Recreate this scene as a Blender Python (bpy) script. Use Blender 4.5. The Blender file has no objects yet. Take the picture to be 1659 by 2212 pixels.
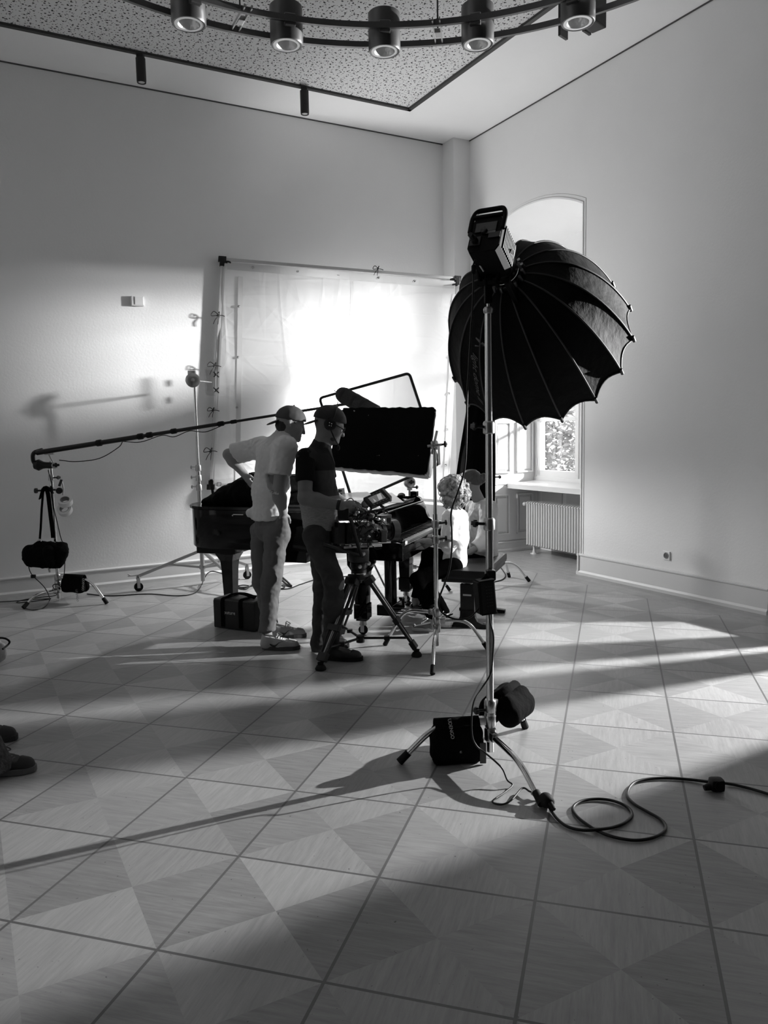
import bpy, bmesh, math, random
import numpy as np
from mathutils import Vector, Matrix, noise
random.seed(7)
SC = bpy.context.scene
COL = SC.collection
# ------------------------------------------------------------------ camera
FPX, PITCH, ROLL = 1681.2, 0.1035556, -0.0186997
TILE = 0.55
CAM_H = 2.87641139 * TILE
cp, sp, cr, sr = math.cos(PITCH), math.sin(PITCH), math.cos(ROLL), math.sin(ROLL)
FWD = Vector((0, cp, -sp)); UP0 = Vector((0, sp, cp)); EX = Vector((1, 0, 0))
RIGHT = cr * EX + sr * UP0
UPV = -sr * EX + cr * UP0
EYE = Vector((0, 0, CAM_H))
cam_d = bpy.data.cameras.new('camera'); cam = bpy.data.objects.new('camera', cam_d); COL.objects.link(cam)
cam_d.sensor_fit = 'VERTICAL'; cam_d.sensor_height = 36.0; cam_d.sensor_width = 27.0
cam_d.lens = 36.0 * FPX / 2212.0
cam_d.clip_start = 0.02; cam_d.clip_end = 200
M = Matrix((RIGHT, UPV, -FWD)).transposed().to_4x4(); M.translation = EYE
cam.matrix_world = M
SC.camera = cam
# room axes: RA runs along the back wall to the right, RB runs into the back wall
TH = math.pi / 4 - 0.28720
RA = Vector((math.cos(TH), math.sin(TH), 0)); RB = Vector((-math.sin(TH), math.cos(TH), 0))
AW, BW, CEIL = 5.83, 8.56, 5.15
AL, BF = -4.2, -3.6
def ab(a, b, z=0.0): return RA * a + RB * b + Vector((0, 0, z))
def ray(x, y): return FWD + RIGHT * ((x - 829.5) / FPX) - UPV * ((y - 1106.0) / FPX)
def P(x, y, Y):                       # the point seen at a photo position, Y metres into the room
    d = ray(x, y); return EYE + d * (Y / d.y)
def PZ(x, y, z=0.0):                  # the point seen at a photo position, at height z
    d = ray(x, y); return EYE + d * ((z - CAM_H) / d.z)
def px(p):
    q = Vector(p) - EYE; return (829.5 + FPX * q.dot(RIGHT) / q.dot(FWD), 1106 - FPX * q.dot(UPV) / q.dot(FWD))
def zrow(x, y, row):                  # height above floor point (x, y) that is seen on a photo row
    lo, hi = -1.0, 8.0
    for _ in range(50):
        m = (lo + hi) / 2
        if px((x, y, m))[1] > row: lo = m
        else: hi = m
    return lo
def V(x, y, z=0.0): return Vector((x, y, z))
# ------------------------------------------------------------------ light and exposure
SC.view_settings.view_transform = 'Standard'; SC.view_settings.look = 'None'
SC.view_settings.gamma = 1.0; SC.view_settings.use_curve_mapping = False
SC.view_settings.exposure = 0.0
SC.cycles.use_denoising = True
try: SC.cycles.denoiser = 'OPENIMAGEDENOISE'
except Exception: pass
SC.cycles.max_bounces = 8; SC.cycles.diffuse_bounces = 5; SC.cycles.glossy_bounces = 4
SC.cycles.transparent_max_bounces = 16; SC.cycles.transmission_bounces = 6
SC.cycles.sample_clamp_indirect = 6.0; SC.cycles.blur_glossy = 0.5
SC.cycles.caustics_reflective = False; SC.cycles.caustics_refractive = False
SKY = 2.3; S1_W = 5000; S2_W = 17500; BACK_W = 150
w = bpy.data.worlds.new('overcast_sky'); SC.world = w; w.use_nodes = True
w.node_tree.nodes['Background'].inputs[0].default_value = (1, 1, 1, 1)
w.node_tree.nodes['Background'].inputs[1].default_value = SKY
def lamp(name, kind, loc, target, energy, **kw):
    d = bpy.data.lights.new(name, kind); d.energy = energy
    for k, v in kw.items(): setattr(d, k, v)
    o = bpy.data.objects.new(name, d); COL.objects.link(o); o.location = loc
    o.rotation_euler = (Vector(target) - Vector(loc)).to_track_quat('-Z', 'Y').to_euler()
    return o
S1 = ab(8.0, 2.54, 2.4); S2 = ab(12.3, 4.2, 3.98)
lamp('daylight_head_side', 'SPOT', S1, ab(-4.0, 3.0, 0.6), S1_W, spot_size=math.radians(104), spot_blend=1.0, shadow_soft_size=0.03)
lamp('daylight_head_niche', 'SPOT', S2, ab(6.6, 7.1, 2.4), S2_W, spot_size=math.radians(46), spot_blend=0.2, shadow_soft_size=0.34)
def PB(x, y, b):                      # the point seen at a photo position on the plane b parallel to the back wall
    d = ray(x, y); return EYE + d * ((b - EYE.dot(RB)) / d.dot(RB))
BACKLIGHT = PB(700, 872, 8.02)
for nme_, ax_, ang_, bl_, k_, rad_ in (('backlight_side', RA * .85 + RB * .12 + V(0, 0, .62), 152, .6, 1.12, .20), ('backlight_down', RB * -.25 + V(0, 0, -1), 142, .35, 1.8, .10), ('backlight_cloth', RB, 130, .9, .20, .06)):
    lamp(nme_, 'SPOT', BACKLIGHT, BACKLIGHT + ax_, BACK_W * k_, spot_size=math.radians(ang_), spot_blend=bl_, shadow_soft_size=rad_)
def portal(loc, target, sx, sy):
    o = lamp('daylight_portal', 'AREA', loc, target, 1.0, shape='RECTANGLE', size=sx, size_y=sy)
    o.data.cycles.is_portal = True
portal(ab(6.95, 7.15, 2.4), ab(0, 7.15, 2.4), 1.8, 3.2)
portal(ab(6.95, 2.9, 2.4), ab(0, 2.9, 2.4), 1.0, 3.2)
# ------------------------------------------------------------------ materials
MATS = {}
def mat(name, v=0.5, rough=0.5, metal=0.0, spec=0.5, bump=None, noise_v=None, sheen=0.0, coat=0.0, emit=0.0):
    """grey principled surface; bump=(scale, strength, distance); noise_v=(scale, amount) mottles the value"""
    if name in MATS: return MATS[name]
    m = bpy.data.materials.new(name); m.use_nodes = True; nt = m.node_tree; b = nt.nodes['Principled BSDF']
    b.inputs['Base Color'].default_value = (v, v, v, 1); b.inputs['Roughness'].default_value = rough
    b.inputs['Metallic'].default_value = metal; b.inputs['Specular IOR Level'].default_value = spec
    if sheen: b.inputs['Sheen Weight'].default_value = sheen
    if coat: b.inputs['Coat Weight'].default_value = coat
    if emit: b.inputs['Emission Color'].default_value = (1, 1, 1, 1); b.inputs['Emission Strength'].default_value = emit
    if bump or noise_v:
        tc = nt.nodes.new('ShaderNodeTexCoord')
    if noise_v:
        n = nt.nodes.new('ShaderNodeTexNoise'); n.inputs['Scale'].default_value = noise_v[0]; n.inputs['Detail'].default_value = 5
        nt.links.new(tc.outputs['Object'], n.inputs['Vector'])
        mr = nt.nodes.new('ShaderNodeMapRange'); mr.inputs['From Min'].default_value = 0.3; mr.inputs['From Max'].default_value = 0.7
        mr.inputs['To Min'].default_value = v * (1 - noise_v[1]); mr.inputs['To Max'].default_value = v * (1 + noise_v[1])
        nt.links.new(n.outputs['Fac'], mr.inputs['Value']); nt.links.new(mr.outputs[0], b.inputs['Base Color'])
    if bump:
        n = nt.nodes.new('ShaderNodeTexNoise'); n.inputs['Scale'].default_value = bump[0]; n.inputs['Detail'].default_value = 6
        nt.links.new(tc.outputs['Object'], n.inputs['Vector'])
        bp = nt.nodes.new('ShaderNodeBump'); bp.inputs['Strength'].default_value = bump[1]; bp.inputs['Distance'].default_value = bump[2]
        nt.links.new(n.outputs['Fac'], bp.inputs['Height']); nt.links.new(bp.outputs[0], b.inputs['Normal'])
    MATS[name] = m; return m
CHROME = mat('chrome', 0.72, 0.16, 1.0)
STEEL = mat('brushed_steel', 0.5, 0.32, 1.0)
DARKMETAL = mat('dark_metal', 0.03, 0.4, 0.6)
BLACKPL = mat('black_plastic', 0.008, 0.45, spec=.35)
RUBBER = mat('black_rubber', 0.007, 0.7, spec=.25)
BLACKFAB = mat('black_fabric', 0.0045, 0.9, spec=0.06, bump=(60, 0.4, 0.01))
BLACKCLOTH = mat('black_molton', 0.006, 1.0, spec=0.05)
LACQUER = mat('piano_lacquer', 0.003, 0.06, spec=0.32)
WHITEPAINT = mat('white_paint', 0.78, 0.45, noise_v=(3, 0.02))
CABLE = mat('cable_rubber', 0.006, 0.45, spec=.4)
PAPER = mat('paper', 0.75, 0.8)
# ------------------------------------------------------------------ mesh helpers
class MB:
    def __init__(s): s.bm = bmesh.new()
    def face(s, pts):
        vs = [s.bm.verts.new(p) for p in pts]
        try: return s.bm.faces.new(vs)
        except ValueError: return None
    def grid(s, rows, closed_u=False, closed_v=False, caps=False):
        """rows of points -> quads"""
        vr = [[s.bm.verts.new(p) for p in r] for r in rows]
        n, m = len(vr), len(vr[0])
        for i in range(n if closed_u else n - 1):
            for j in range(m if closed_v else m - 1):
                try: s.bm.faces.new((vr[i][j], vr[i][(j + 1) % m], vr[(i + 1) % n][(j + 1) % m], vr[(i + 1) % n][j]))
                except ValueError: pass
        if caps and not closed_u:
            for r in (vr[0], vr[-1]):
                try: s.bm.faces.new(r if r is vr[-1] else list(reversed(r)))
                except ValueError: pass
        return vr
    def box(s, c, size, ax=None, bev=0.0):
        """box at centre c; ax = (ux, uy, uz) unit axes"""
        ux, uy, uz = ax if ax else (V(1, 0, 0), V(0, 1, 0), V(0, 0, 1))
        c = Vector(c); h = [t / 2 for t in size]
        vs = [s.bm.verts.new(c + ux * (h[0] * i) + uy * (h[1] * j) + uz * (h[2] * k)) for i in (-1, 1) for j in (-1, 1) for k in (-1, 1)]
        fs = [s.bm.faces.new([vs[q] for q in f]) for f in ((0, 1, 3, 2), (4, 6, 7, 5), (0, 4, 5, 1), (2, 3, 7, 6), (0, 2, 6, 4), (1, 5, 7, 3))]
        if bev > 0:
            es = list({e for f in fs for e in f.edges})
            bmesh.ops.bevel(s.bm, geom=es, offset=bev, segments=2, profile=0.6, affect='EDGES')
    def tube(s, pts, r, seg=10, caps=True, closed=False):
        pts = [Vector(p) for p in pts]; n = len(pts)
        rr = r if isinstance(r, (list, tuple)) else [r] * n
        rows = []; prev = None
        for i, p in enumerate(pts):
            if closed: t = pts[(i + 1) % n] - pts[i - 1]
            else: t = pts[min(i + 1, n - 1)] - pts[max(i - 1, 0)]
            if t.length < 1e-9: t = Vector((0, 0, 1))
            t.normalize()
            if prev is None:
                u = t.orthogonal().normalized()
            else:
                u = prev - t * prev.dot(t)
                u = u.normalized() if u.length > 1e-6 else t.orthogonal().normalized()
            prev = u; v = t.cross(u)
            rows.append([p + (u * math.cos(2 * math.pi * k / seg) + v * math.sin(2 * math.pi * k / seg)) * rr[i] for k in range(seg)])
        s.grid(rows, closed_u=closed, closed_v=True, caps=caps and not closed)
    def cyl(s, a, b, r0, r1=None, seg=16): s.tube([a, b], [r0, r0 if r1 is None else r1], seg)
    def lathe(s, o, axis, prof, seg=24, closed_ends=True):
        """prof: (distance along axis, radius)"""
        axis = Vector(axis).normalized(); u = axis.orthogonal().normalized(); v = axis.cross(u); o = Vector(o)
        rows = [[o + axis * d + (u * math.cos(2 * math.pi * k / seg) + v * math.sin(2 * math.pi * k / seg)) * max(r, 1e-4) for k in range(seg)] for d, r in prof]
        s.grid(rows, closed_v=True, caps=closed_ends)
    def ball(s, c, r, seg=14, ax=None):
        rx, ry, rz = r if isinstance(r, (tuple, list)) else (r, r, r)
        ux, uy, uz = ax if ax else (V(1, 0, 0), V(0, 1, 0), V(0, 0, 1))
        c = Vector(c); rows = []
        for i in range(seg // 2 + 1):
            t = math.pi * i / (seg // 2); st = max(math.sin(t), 1e-3)
            rows.append([c + ux * (rx * st * math.cos(2 * math.pi * k / seg)) + uy * (ry * st * math.sin(2 * math.pi * k / seg)) + uz * (rz * math.cos(t)) for k in range(seg)])
        s.grid(rows, closed_v=True, caps=True)
    def prism(s, poly, d):
        """planar polygon (points) extruded by vector d"""
        d = Vector(d); a = [s.bm.verts.new(Vector(p)) for p in poly]; b = [s.bm.verts.new(Vector(p) + d) for p in poly]
        n = len(a); s.bm.faces.new(a); s.bm.faces.new(list(reversed(b)))
        for i in range(n): s.bm.faces.new((a[i], b[i], b[(i + 1) % n], a[(i + 1) % n]))
    def ribbon(s, pts, side, wid, th=0.002):
        """flat strap along pts, wide along side"""
        side = Vector(side).normalized(); pts = [Vector(p) for p in pts]; rows = []
        for i, p in enumerate(pts):
            t = (pts[min(i + 1, len(pts) - 1)] - pts[max(i - 1, 0)]).normalized()
            sd = (side - t * side.dot(t)).normalized(); n = t.cross(sd)
            rows.append([p + sd * wid / 2 + n * th / 2, p + sd * wid / 2 - n * th / 2, p - sd * wid / 2 - n * th / 2, p - sd * wid / 2 + n * th / 2])
        s.grid(rows, closed_v=True, caps=True)
    def build(s, name, m, parent=None, smooth=None, loc=None):
        bmesh.ops.recalc_face_normals(s.bm, faces=s.bm.faces[:])
        me = bpy.data.meshes.new(name)
        if loc is not None: bmesh.ops.translate(s.bm, verts=s.bm.verts[:], vec=-Vector(loc))
        s.bm.to_mesh(me); s.bm.free()
        return link(name, me, m, parent, smooth, loc)
def link(name, me, m, parent=None, smooth=None, loc=None):
    for q in (m if isinstance(m, (list, tuple)) else [m]): me.materials.append(q)
    o = bpy.data.objects.new(name, me); COL.objects.link(o)
    if smooth is not None:
        if smooth >= 180: me.polygons.foreach_set('use_smooth', [True] * len(me.polygons))
        else: me.shade_smooth() if hasattr(me, 'shade_smooth') else None; me.set_sharp_from_angle(angle=math.radians(smooth))
    if loc is not None: o.location = loc
    if parent is not None:
        o.parent = parent; o.location = (Vector(loc) if loc is not None else V(0, 0, 0)) - WLOC.get(parent.name, V(0, 0, 0))
    WLOC[o.name] = Vector(loc) if loc is not None else V(0, 0, 0)
    return o
WLOC = {}
def thing(name, label, cat, loc=(0, 0, 0), group=None):
    o = bpy.data.objects.new(name, None); COL.objects.link(o); o.empty_display_size = 0.1
    o.location = loc; WLOC[o.name] = Vector(loc)
    return tag(o, label, cat, group)
def tag(o, label, cat, group=None):
    o['label'] = label; o['category'] = cat
    if group: o['group'] = group
    return o
def struct(o): o['kind'] = 'structure'; return o
def dup(o, parent=None, off=None):
    c = o.copy(); COL.objects.link(c); c.parent = parent; WLOC[c.name] = WLOC.get(o.name, V(0, 0, 0)).copy()
    if off is not None: c.location = Vector(o.location) + Vector(off)
    for ch in o.children: dup(ch, c)
    return c
def arc(pts, n=12):
    """Catmull-Rom curve through points"""
    pts = [Vector(p) for p in pts]; q = [2 * pts[0] - pts[1]] + pts + [2 * pts[-1] - pts[-2]]; out = []
    for i in range(1, len(q) - 2):
        for k in range(n):
            t = k / n; a, b, c, d = q[i - 1], q[i], q[i + 1], q[i + 2]
            out.append(0.5 * ((2 * b) + (c - a) * t + (2 * a - 5 * b + 4 * c - d) * t * t + (3 * b - a - 3 * c + d) * t ** 3))
    out.append(pts[-1]); return out
def bent(pts, r, n=6):
    """polyline with rounded corners of radius r"""
    pts = [Vector(p) for p in pts]; out = [pts[0]]
    for i in range(1, len(pts) - 1):
        a, b, c = pts[i - 1], pts[i], pts[i + 1]; u = (a - b); v = (c - b)
        d = min(r, u.length * .45, v.length * .45); u.normalize(); v.normalize()
        p0, p2 = b + u * d, b + v * d
        for k in range(n + 1):
            t = k / n; out.append(p0 * (1 - t) ** 2 + b * 2 * t * (1 - t) + p2 * t * t)
    out.append(pts[-1]); return out
def text_mesh(s, size, font_shear=0.0, ext=0.0006, res=3):
    cu = bpy.data.curves.new('lettering', 'FONT'); cu.body = s; cu.size = size; cu.shear = font_shear; cu.extrude = ext; cu.resolution_u = res
    o = bpy.data.objects.new('lettering', cu); COL.objects.link(o)
    dg = bpy.context.evaluated_depsgraph_get(); me = bpy.data.meshes.new_from_object(o.evaluated_get(dg))
    bpy.data.objects.remove(o); bpy.data.curves.remove(cu); return me
def place_text(name, s, size, origin, xdir, ydir, m, parent, shear=0.0, ext=0.0006):
    me = text_mesh(s, size, shear, ext); xd = Vector(xdir).normalized(); yd = Vector(ydir).normalized(); nd = xd.cross(yd)
    o0 = Vector(origin)
    for v in me.vertices:
        c = v.co.copy(); v.co = o0 + xd * c.x + yd * c.y + nd * c.z
    me.materials.clear()
    return link(name, me, m, parent)
# ------------------------------------------------------------------ soft bodies: blended capsules meshed as one skin
def sdf_mesh(prims, vox=0.008, k=0.03, cuts=(), disp=None, pad=0.03):
    """prims: ('c', a, b, ra, rb[, axis, widen]) capsule, ('e', centre, (rx,ry,rz), (ux,uy,uz)) ellipsoid, ('-', ...) carved away.
    cuts: (point, normal) keeps the side the normal points away from."""
    lo = np.array([1e9] * 3); hi = -lo; items = []
    for p in prims:
        neg = p[0] == '-'
        if neg: p = p[1:]
        if p[0] == 'c':
            a = np.array(p[1]); b = np.array(p[2]); ra, rb = p[3], p[4]; ax = np.array(p[5]) if len(p) > 5 else None; wd = p[6] if len(p) > 6 else 1.0
            ext = max(ra, rb) * max(wd, 1.0); l, h = np.minimum(a, b) - ext, np.maximum(a, b) + ext
        else:
            ext = max(p[2]); l, h = np.array(p[1]) - ext, np.array(p[1]) + ext
        items.append((neg, p, l, h))
        if not neg: lo = np.minimum(lo, l); hi = np.maximum(hi, h)
    lo -= pad; hi += pad; n = np.ceil((hi - lo) / vox).astype(int) + 1
    D = np.full(n, 1.0, np.float32)
    xs = [lo[i] + vox * np.arange(n[i]) for i in range(3)]
    for neg, p, l, h in items:
        i0 = np.maximum(((l - k * 1.5 - 2 * vox - lo) / vox).astype(int), 0); i1 = np.minimum(((h + k * 1.5 + 2 * vox - lo) / vox).astype(int) + 1, n)
        sl = tuple(slice(i0[i], i1[i]) for i in range(3))
        X, Y, Z = np.meshgrid(*[xs[i][i0[i]:i1[i]] for i in range(3)], indexing='ij')
        if p[0] == 'c':
            a = np.array(p[1]); b = np.array(p[2]); ra, rb = p[3], p[4]; d = b - a; L2 = max(d @ d, 1e-12)
            t = np.clip(((X - a[0]) * d[0] + (Y - a[1]) * d[1] + (Z - a[2]) * d[2]) / L2, 0, 1)
            vx, vy, vz = X - a[0] - t * d[0], Y - a[1] - t * d[1], Z - a[2] - t * d[2]
            if len(p) > 5:
                ax = np.array(p[5], float); ax /= np.linalg.norm(ax); wd = p[6]; q = (vx * ax[0] + vy * ax[1] + vz * ax[2]) * (1 / wd - 1)
                vx += q * ax[0]; vy += q * ax[1]; vz += q * ax[2]
            dd = np.sqrt(vx * vx + vy * vy + vz * vz) - (ra + (rb - ra) * t)
        else:
            c = np.array(p[1]); r = p[2]; ax = p[3] if len(p) > 3 else ((1, 0, 0), (0, 1, 0), (0, 0, 1)); s = 0; mr = min(r)
            for i in range(3):
                u = np.array(ax[i]); s = s + (((X - c[0]) * u[0] + (Y - c[1]) * u[1] + (Z - c[2]) * u[2]) / r[i]) ** 2
            dd = (np.sqrt(s) - 1) * mr
        cur = D[sl]
        if neg:
            kk = k * .4; hh = np.clip(0.5 - 0.5 * (cur + dd) / kk, 0, 1); D[sl] = cur * (1 - hh) - dd * hh + kk * hh * (1 - hh)
        else:
            kk = p[7] if len(p) > 7 else k
            hh = np.clip(0.5 + 0.5 * (cur - dd) / kk, 0, 1); D[sl] = cur * (1 - hh) + dd * hh - kk * hh * (1 - hh)
    for cu in cuts:                       # (point, normal) or (point, normal, radius) for a local cut
        pt = np.array(cu[0]); nr = np.array(cu[1], float); nr /= np.linalg.norm(nr)
        if len(cu) > 2:
            i0 = np.maximum(((pt - cu[2] - lo) / vox).astype(int), 0); i1 = np.clip(((pt + cu[2] - lo) / vox).astype(int) + 1, 0, n)
        else: i0, i1 = np.zeros(3, int), n
        sl = tuple(slice(i0[i], max(i0[i], i1[i])) for i in range(3))
        X, Y, Z = np.meshgrid(*[xs[i][sl[i]].astype(np.float32) for i in range(3)], indexing='ij'); X -= pt[0]; Y -= pt[1]; Z -= pt[2]
        pl = X * nr[0] + Y * nr[1] + Z * nr[2]
        if len(cu) > 2: pl = np.where(X * X + Y * Y + Z * Z < cu[2] ** 2, pl, -1)
        D[sl] = np.maximum(D[sl], pl)
    ins = D < 0
    c = [ins[i:n[0] - 1 + i, j:n[1] - 1 + j, q:n[2] - 1 + q] for i in (0, 1) for j in (0, 1) for q in (0, 1)]
    cnt = sum(x.astype(np.int8) for x in c); act = (cnt > 0) & (cnt < 8); idx = np.argwhere(act); N = len(idx)
    if N == 0: return bpy.data.meshes.new('soft')
    vid = np.full(act.shape, -1, np.int64); vid[act] = np.arange(N)
    off = [(i, j, q) for i in (0, 1) for j in (0, 1) for q in (0, 1)]
    dv = np.stack([D[idx[:, 0] + o[0], idx[:, 1] + o[1], idx[:, 2] + o[2]] for o in off], 1)
    acc = np.zeros((N, 3)); wt = np.zeros(N)
    for e0 in range(8):
        for e1 in range(e0 + 1, 8):
            o0, o1 = np.array(off[e0]), np.array(off[e1])
            if abs(o0 - o1).sum() != 1: continue
            m = (dv[:, e0] < 0) != (dv[:, e1] < 0); t = dv[m, e0] / (dv[m, e0] - dv[m, e1])
            acc[m] += o0 + t[:, None] * (o1 - o0); wt[m] += 1
    vtx = lo + vox * (idx + acc / wt[:, None]); faces = []
    for axn in range(3):
        a1, a2 = [(1, 2), (2, 0), (0, 1)][axn]
        s0 = [slice(None)] * 3; s1 = [slice(None)] * 3; s0[axn] = slice(0, -1); s1[axn] = slice(1, None)
        A0, A1 = ins[tuple(s0)], ins[tuple(s1)]; cr_ = A0 != A1; g = np.argwhere(cr_)
        ok = (g[:, a1] > 0) & (g[:, a2] > 0) & (g[:, a1] < n[a1] - 1) & (g[:, a2] < n[a2] - 1); g = g[ok]
        if len(g) == 0: continue
        q = []
        for d1, d2 in ((-1, -1), (0, -1), (0, 0), (-1, 0)):
            h = g.copy(); h[:, a1] += d1; h[:, a2] += d2; q.append(vid[h[:, 0], h[:, 1], h[:, 2]])
        q = np.stack(q, 1); flip = ~A0[g[:, 0], g[:, 1], g[:, 2]]; q[flip] = q[flip][:, ::-1]; faces.append(q)
    faces = np.concatenate(faces)
    if disp is not None:
        nrm = np.zeros((N, 3)); p = vtx[faces]; fn = np.cross(p[:, 2] - p[:, 0], p[:, 3] - p[:, 1])
        for i in range(4): np.add.at(nrm, faces[:, i], fn)
        nrm /= np.maximum(np.linalg.norm(nrm, axis=1, keepdims=True), 1e-9)
        vtx = vtx + nrm * np.array([disp(Vector(v)) for v in vtx])[:, None]
    me = bpy.data.meshes.new('soft'); me.from_pydata(vtx.tolist(), [], faces.tolist()); me.update()
    me.polygons.foreach_set('use_smooth', [True] * len(me.polygons)); return me
def soft(name, prims, m, parent=None, **kw): return link(name, sdf_mesh(prims, **kw), m, parent)
# ------------------------------------------------------------------ room materials
def nm(nt, op, a, b=None, c=None):
    n = nt.nodes.new('ShaderNodeMath'); n.operation = op
    for i, q in enumerate((a, b, c)):
        if q is None: continue
        if isinstance(q, (int, float)): n.inputs[i].default_value = q
        else: nt.links.new(q, n.inputs[i])
    return n.outputs[0]
def floor_material():
    m = bpy.data.materials.new('inlaid_tile_floor'); m.use_nodes = True; nt = m.node_tree; b = nt.nodes['Principled BSDF']; L = nt.links
    g = nt.nodes.new('ShaderNodeNewGeometry'); sx = nt.nodes.new('ShaderNodeSeparateXYZ'); L.new(g.outputs['Position'], sx.inputs[0])
    c, s = math.cos(-0.28720368) / TILE, math.sin(-0.28720368) / TILE
    u = nm(nt, 'ADD', nm(nt, 'ADD', nm(nt, 'MULTIPLY', sx.outputs[0], c), nm(nt, 'MULTIPLY', sx.outputs[1], s)), 4.42841284)
    v = nm(nt, 'SUBTRACT', nm(nt, 'ADD', nm(nt, 'MULTIPLY', sx.outputs[0], -s), nm(nt, 'MULTIPLY', sx.outputs[1], c)), 5.55634760)
    fu, fv = nm(nt, 'FRACT', u), nm(nt, 'FRACT', v); iu, iv = nm(nt, 'FLOOR', u), nm(nt, 'FLOOR', v)
    du, dv = nm(nt, 'ABSOLUTE', nm(nt, 'SUBTRACT', fu, 0.5)), nm(nt, 'ABSOLUTE', nm(nt, 'SUBTRACT', fv, 0.5))
    side = nm(nt, 'GREATER_THAN', du, dv)                       # 1 in the left and right quarters of a tile
    edge = nm(nt, 'GREATER_THAN', nm(nt, 'MAXIMUM', du, dv), 0.4905)   # strips between tiles
    # a random number for every quarter
    sg = nm(nt, 'GREATER_THAN', nm(nt, 'ADD', nm(nt, 'MULTIPLY', side, fu), nm(nt, 'MULTIPLY', nm(nt, 'SUBTRACT', 1.0, side), fv)), 0.5)
    cx = nt.nodes.new('ShaderNodeCombineXYZ'); L.new(iu, cx.inputs[0]); L.new(iv, cx.inputs[1]); L.new(nm(nt, 'ADD', nm(nt, 'MULTIPLY', side, 2.0), sg), cx.inputs[2])
    wn = nt.nodes.new('ShaderNodeTexWhiteNoise'); wn.noise_dimensions = '3D'; L.new(cx.outputs[0], wn.inputs['Vector'])
    # streaks run towards the tile centre
    def streak(along, across, k1, k2):
        q = nt.nodes.new('ShaderNodeCombineXYZ'); L.new(nm(nt, 'MULTIPLY', along, k1), q.inputs[0]); L.new(nm(nt, 'MULTIPLY', across, k2), q.inputs[1])
        L.new(nm(nt, 'MULTIPLY', wn.outputs['Value'], 37.0), q.inputs[2])
        n = nt.nodes.new('ShaderNodeTexNoise'); n.inputs['Scale'].default_value = 1.0; n.inputs['Detail'].default_value = 7; n.inputs['Roughness'].default_value = 0.72; L.new(q.outputs[0], n.inputs['Vector']); return n.outputs['Fac']
    sA, sB = streak(u, v, 3.0, 34.0), streak(v, u, 3.0, 34.0)
    st = nm(nt, 'ADD', nm(nt, 'MULTIPLY', side, sA), nm(nt, 'MULTIPLY', nm(nt, 'SUBTRACT', 1.0, side), sB))
    val = nm(nt, 'ADD', nm(nt, 'MULTIPLY', side, -0.07), 0.365)
    val = nm(nt, 'ADD', val, nm(nt, 'MULTIPLY', nm(nt, 'SUBTRACT', wn.outputs['Value'], 0.5), 0.07))
    val = nm(nt, 'ADD', val, nm(nt, 'MULTIPLY', nm(nt, 'SUBTRACT', st, 0.5), 0.30))
    sp = nt.nodes.new('ShaderNodeTexNoise'); sp.inputs['Scale'].default_value = 55; sp.inputs['Detail'].default_value = 2; L.new(g.outputs['Position'], sp.inputs['Vector'])
    val = nm(nt, 'SUBTRACT', val, nm(nt, 'MULTIPLY', nm(nt, 'GREATER_THAN', sp.outputs['Fac'], 0.735), 0.16))
    val = nm(nt, 'ADD', nm(nt, 'MULTIPLY', val, nm(nt, 'SUBTRACT', 1.0, edge)), nm(nt, 'MULTIPLY', edge, 0.13))
    # plain plank border along the walls
    wa = nm(nt, 'ADD', nm(nt, 'MULTIPLY', sx.outputs[0], RA.x), nm(nt, 'MULTIPLY', sx.outputs[1], RA.y))
    wb = nm(nt, 'ADD', nm(nt, 'MULTIPLY', sx.outputs[0], RB.x), nm(nt, 'MULTIPLY', sx.outputs[1], RB.y))
    mr = nm(nt, 'MAXIMUM', nm(nt, 'SUBTRACT', wa, AW - 0.34), nm(nt, 'SUBTRACT', wb, BW - 0.30)); bd = nm(nt, 'GREATER_THAN', mr, 0.0)
    pl = nm(nt, 'GREATER_THAN', nm(nt, 'ABSOLUTE', nm(nt, 'SUBTRACT', nm(nt, 'FRACT', nm(nt, 'MULTIPLY', mr, 9.0)), 0.5)), 0.47)
    bst = nt.nodes.new('ShaderNodeTexNoise'); bst.inputs['Scale'].default_value = 9; bst.inputs['Detail'].default_value = 6; L.new(g.outputs['Position'], bst.inputs['Vector'])
    bv = nm(nt, 'SUBTRACT', nm(nt, 'ADD', nm(nt, 'MULTIPLY', bst.outputs['Fac'], 0.16), 0.20), nm(nt, 'MULTIPLY', pl, 0.1))
    val = nm(nt, 'ADD', nm(nt, 'MULTIPLY', val, nm(nt, 'SUBTRACT', 1.0, bd)), nm(nt, 'MULTIPLY', bv, bd))
    L.new(val, b.inputs['Base Color'])
    rg = nm(nt, 'ADD', nm(nt, 'MULTIPLY', st, 0.22), 0.24); L.new(rg, b.inputs['Roughness']); b.inputs['Specular IOR Level'].default_value = 0.45
    bp = nt.nodes.new('ShaderNodeBump'); bp.inputs['Strength'].default_value = 0.25; bp.inputs['Distance'].default_value = 0.004
    L.new(nm(nt, 'SUBTRACT', nm(nt, 'MULTIPLY', st, 0.4), nm(nt, 'MULTIPLY', edge, 0.6)), bp.inputs['Height']); L.new(bp.outputs[0], b.inputs['Normal'])
    return m
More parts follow.
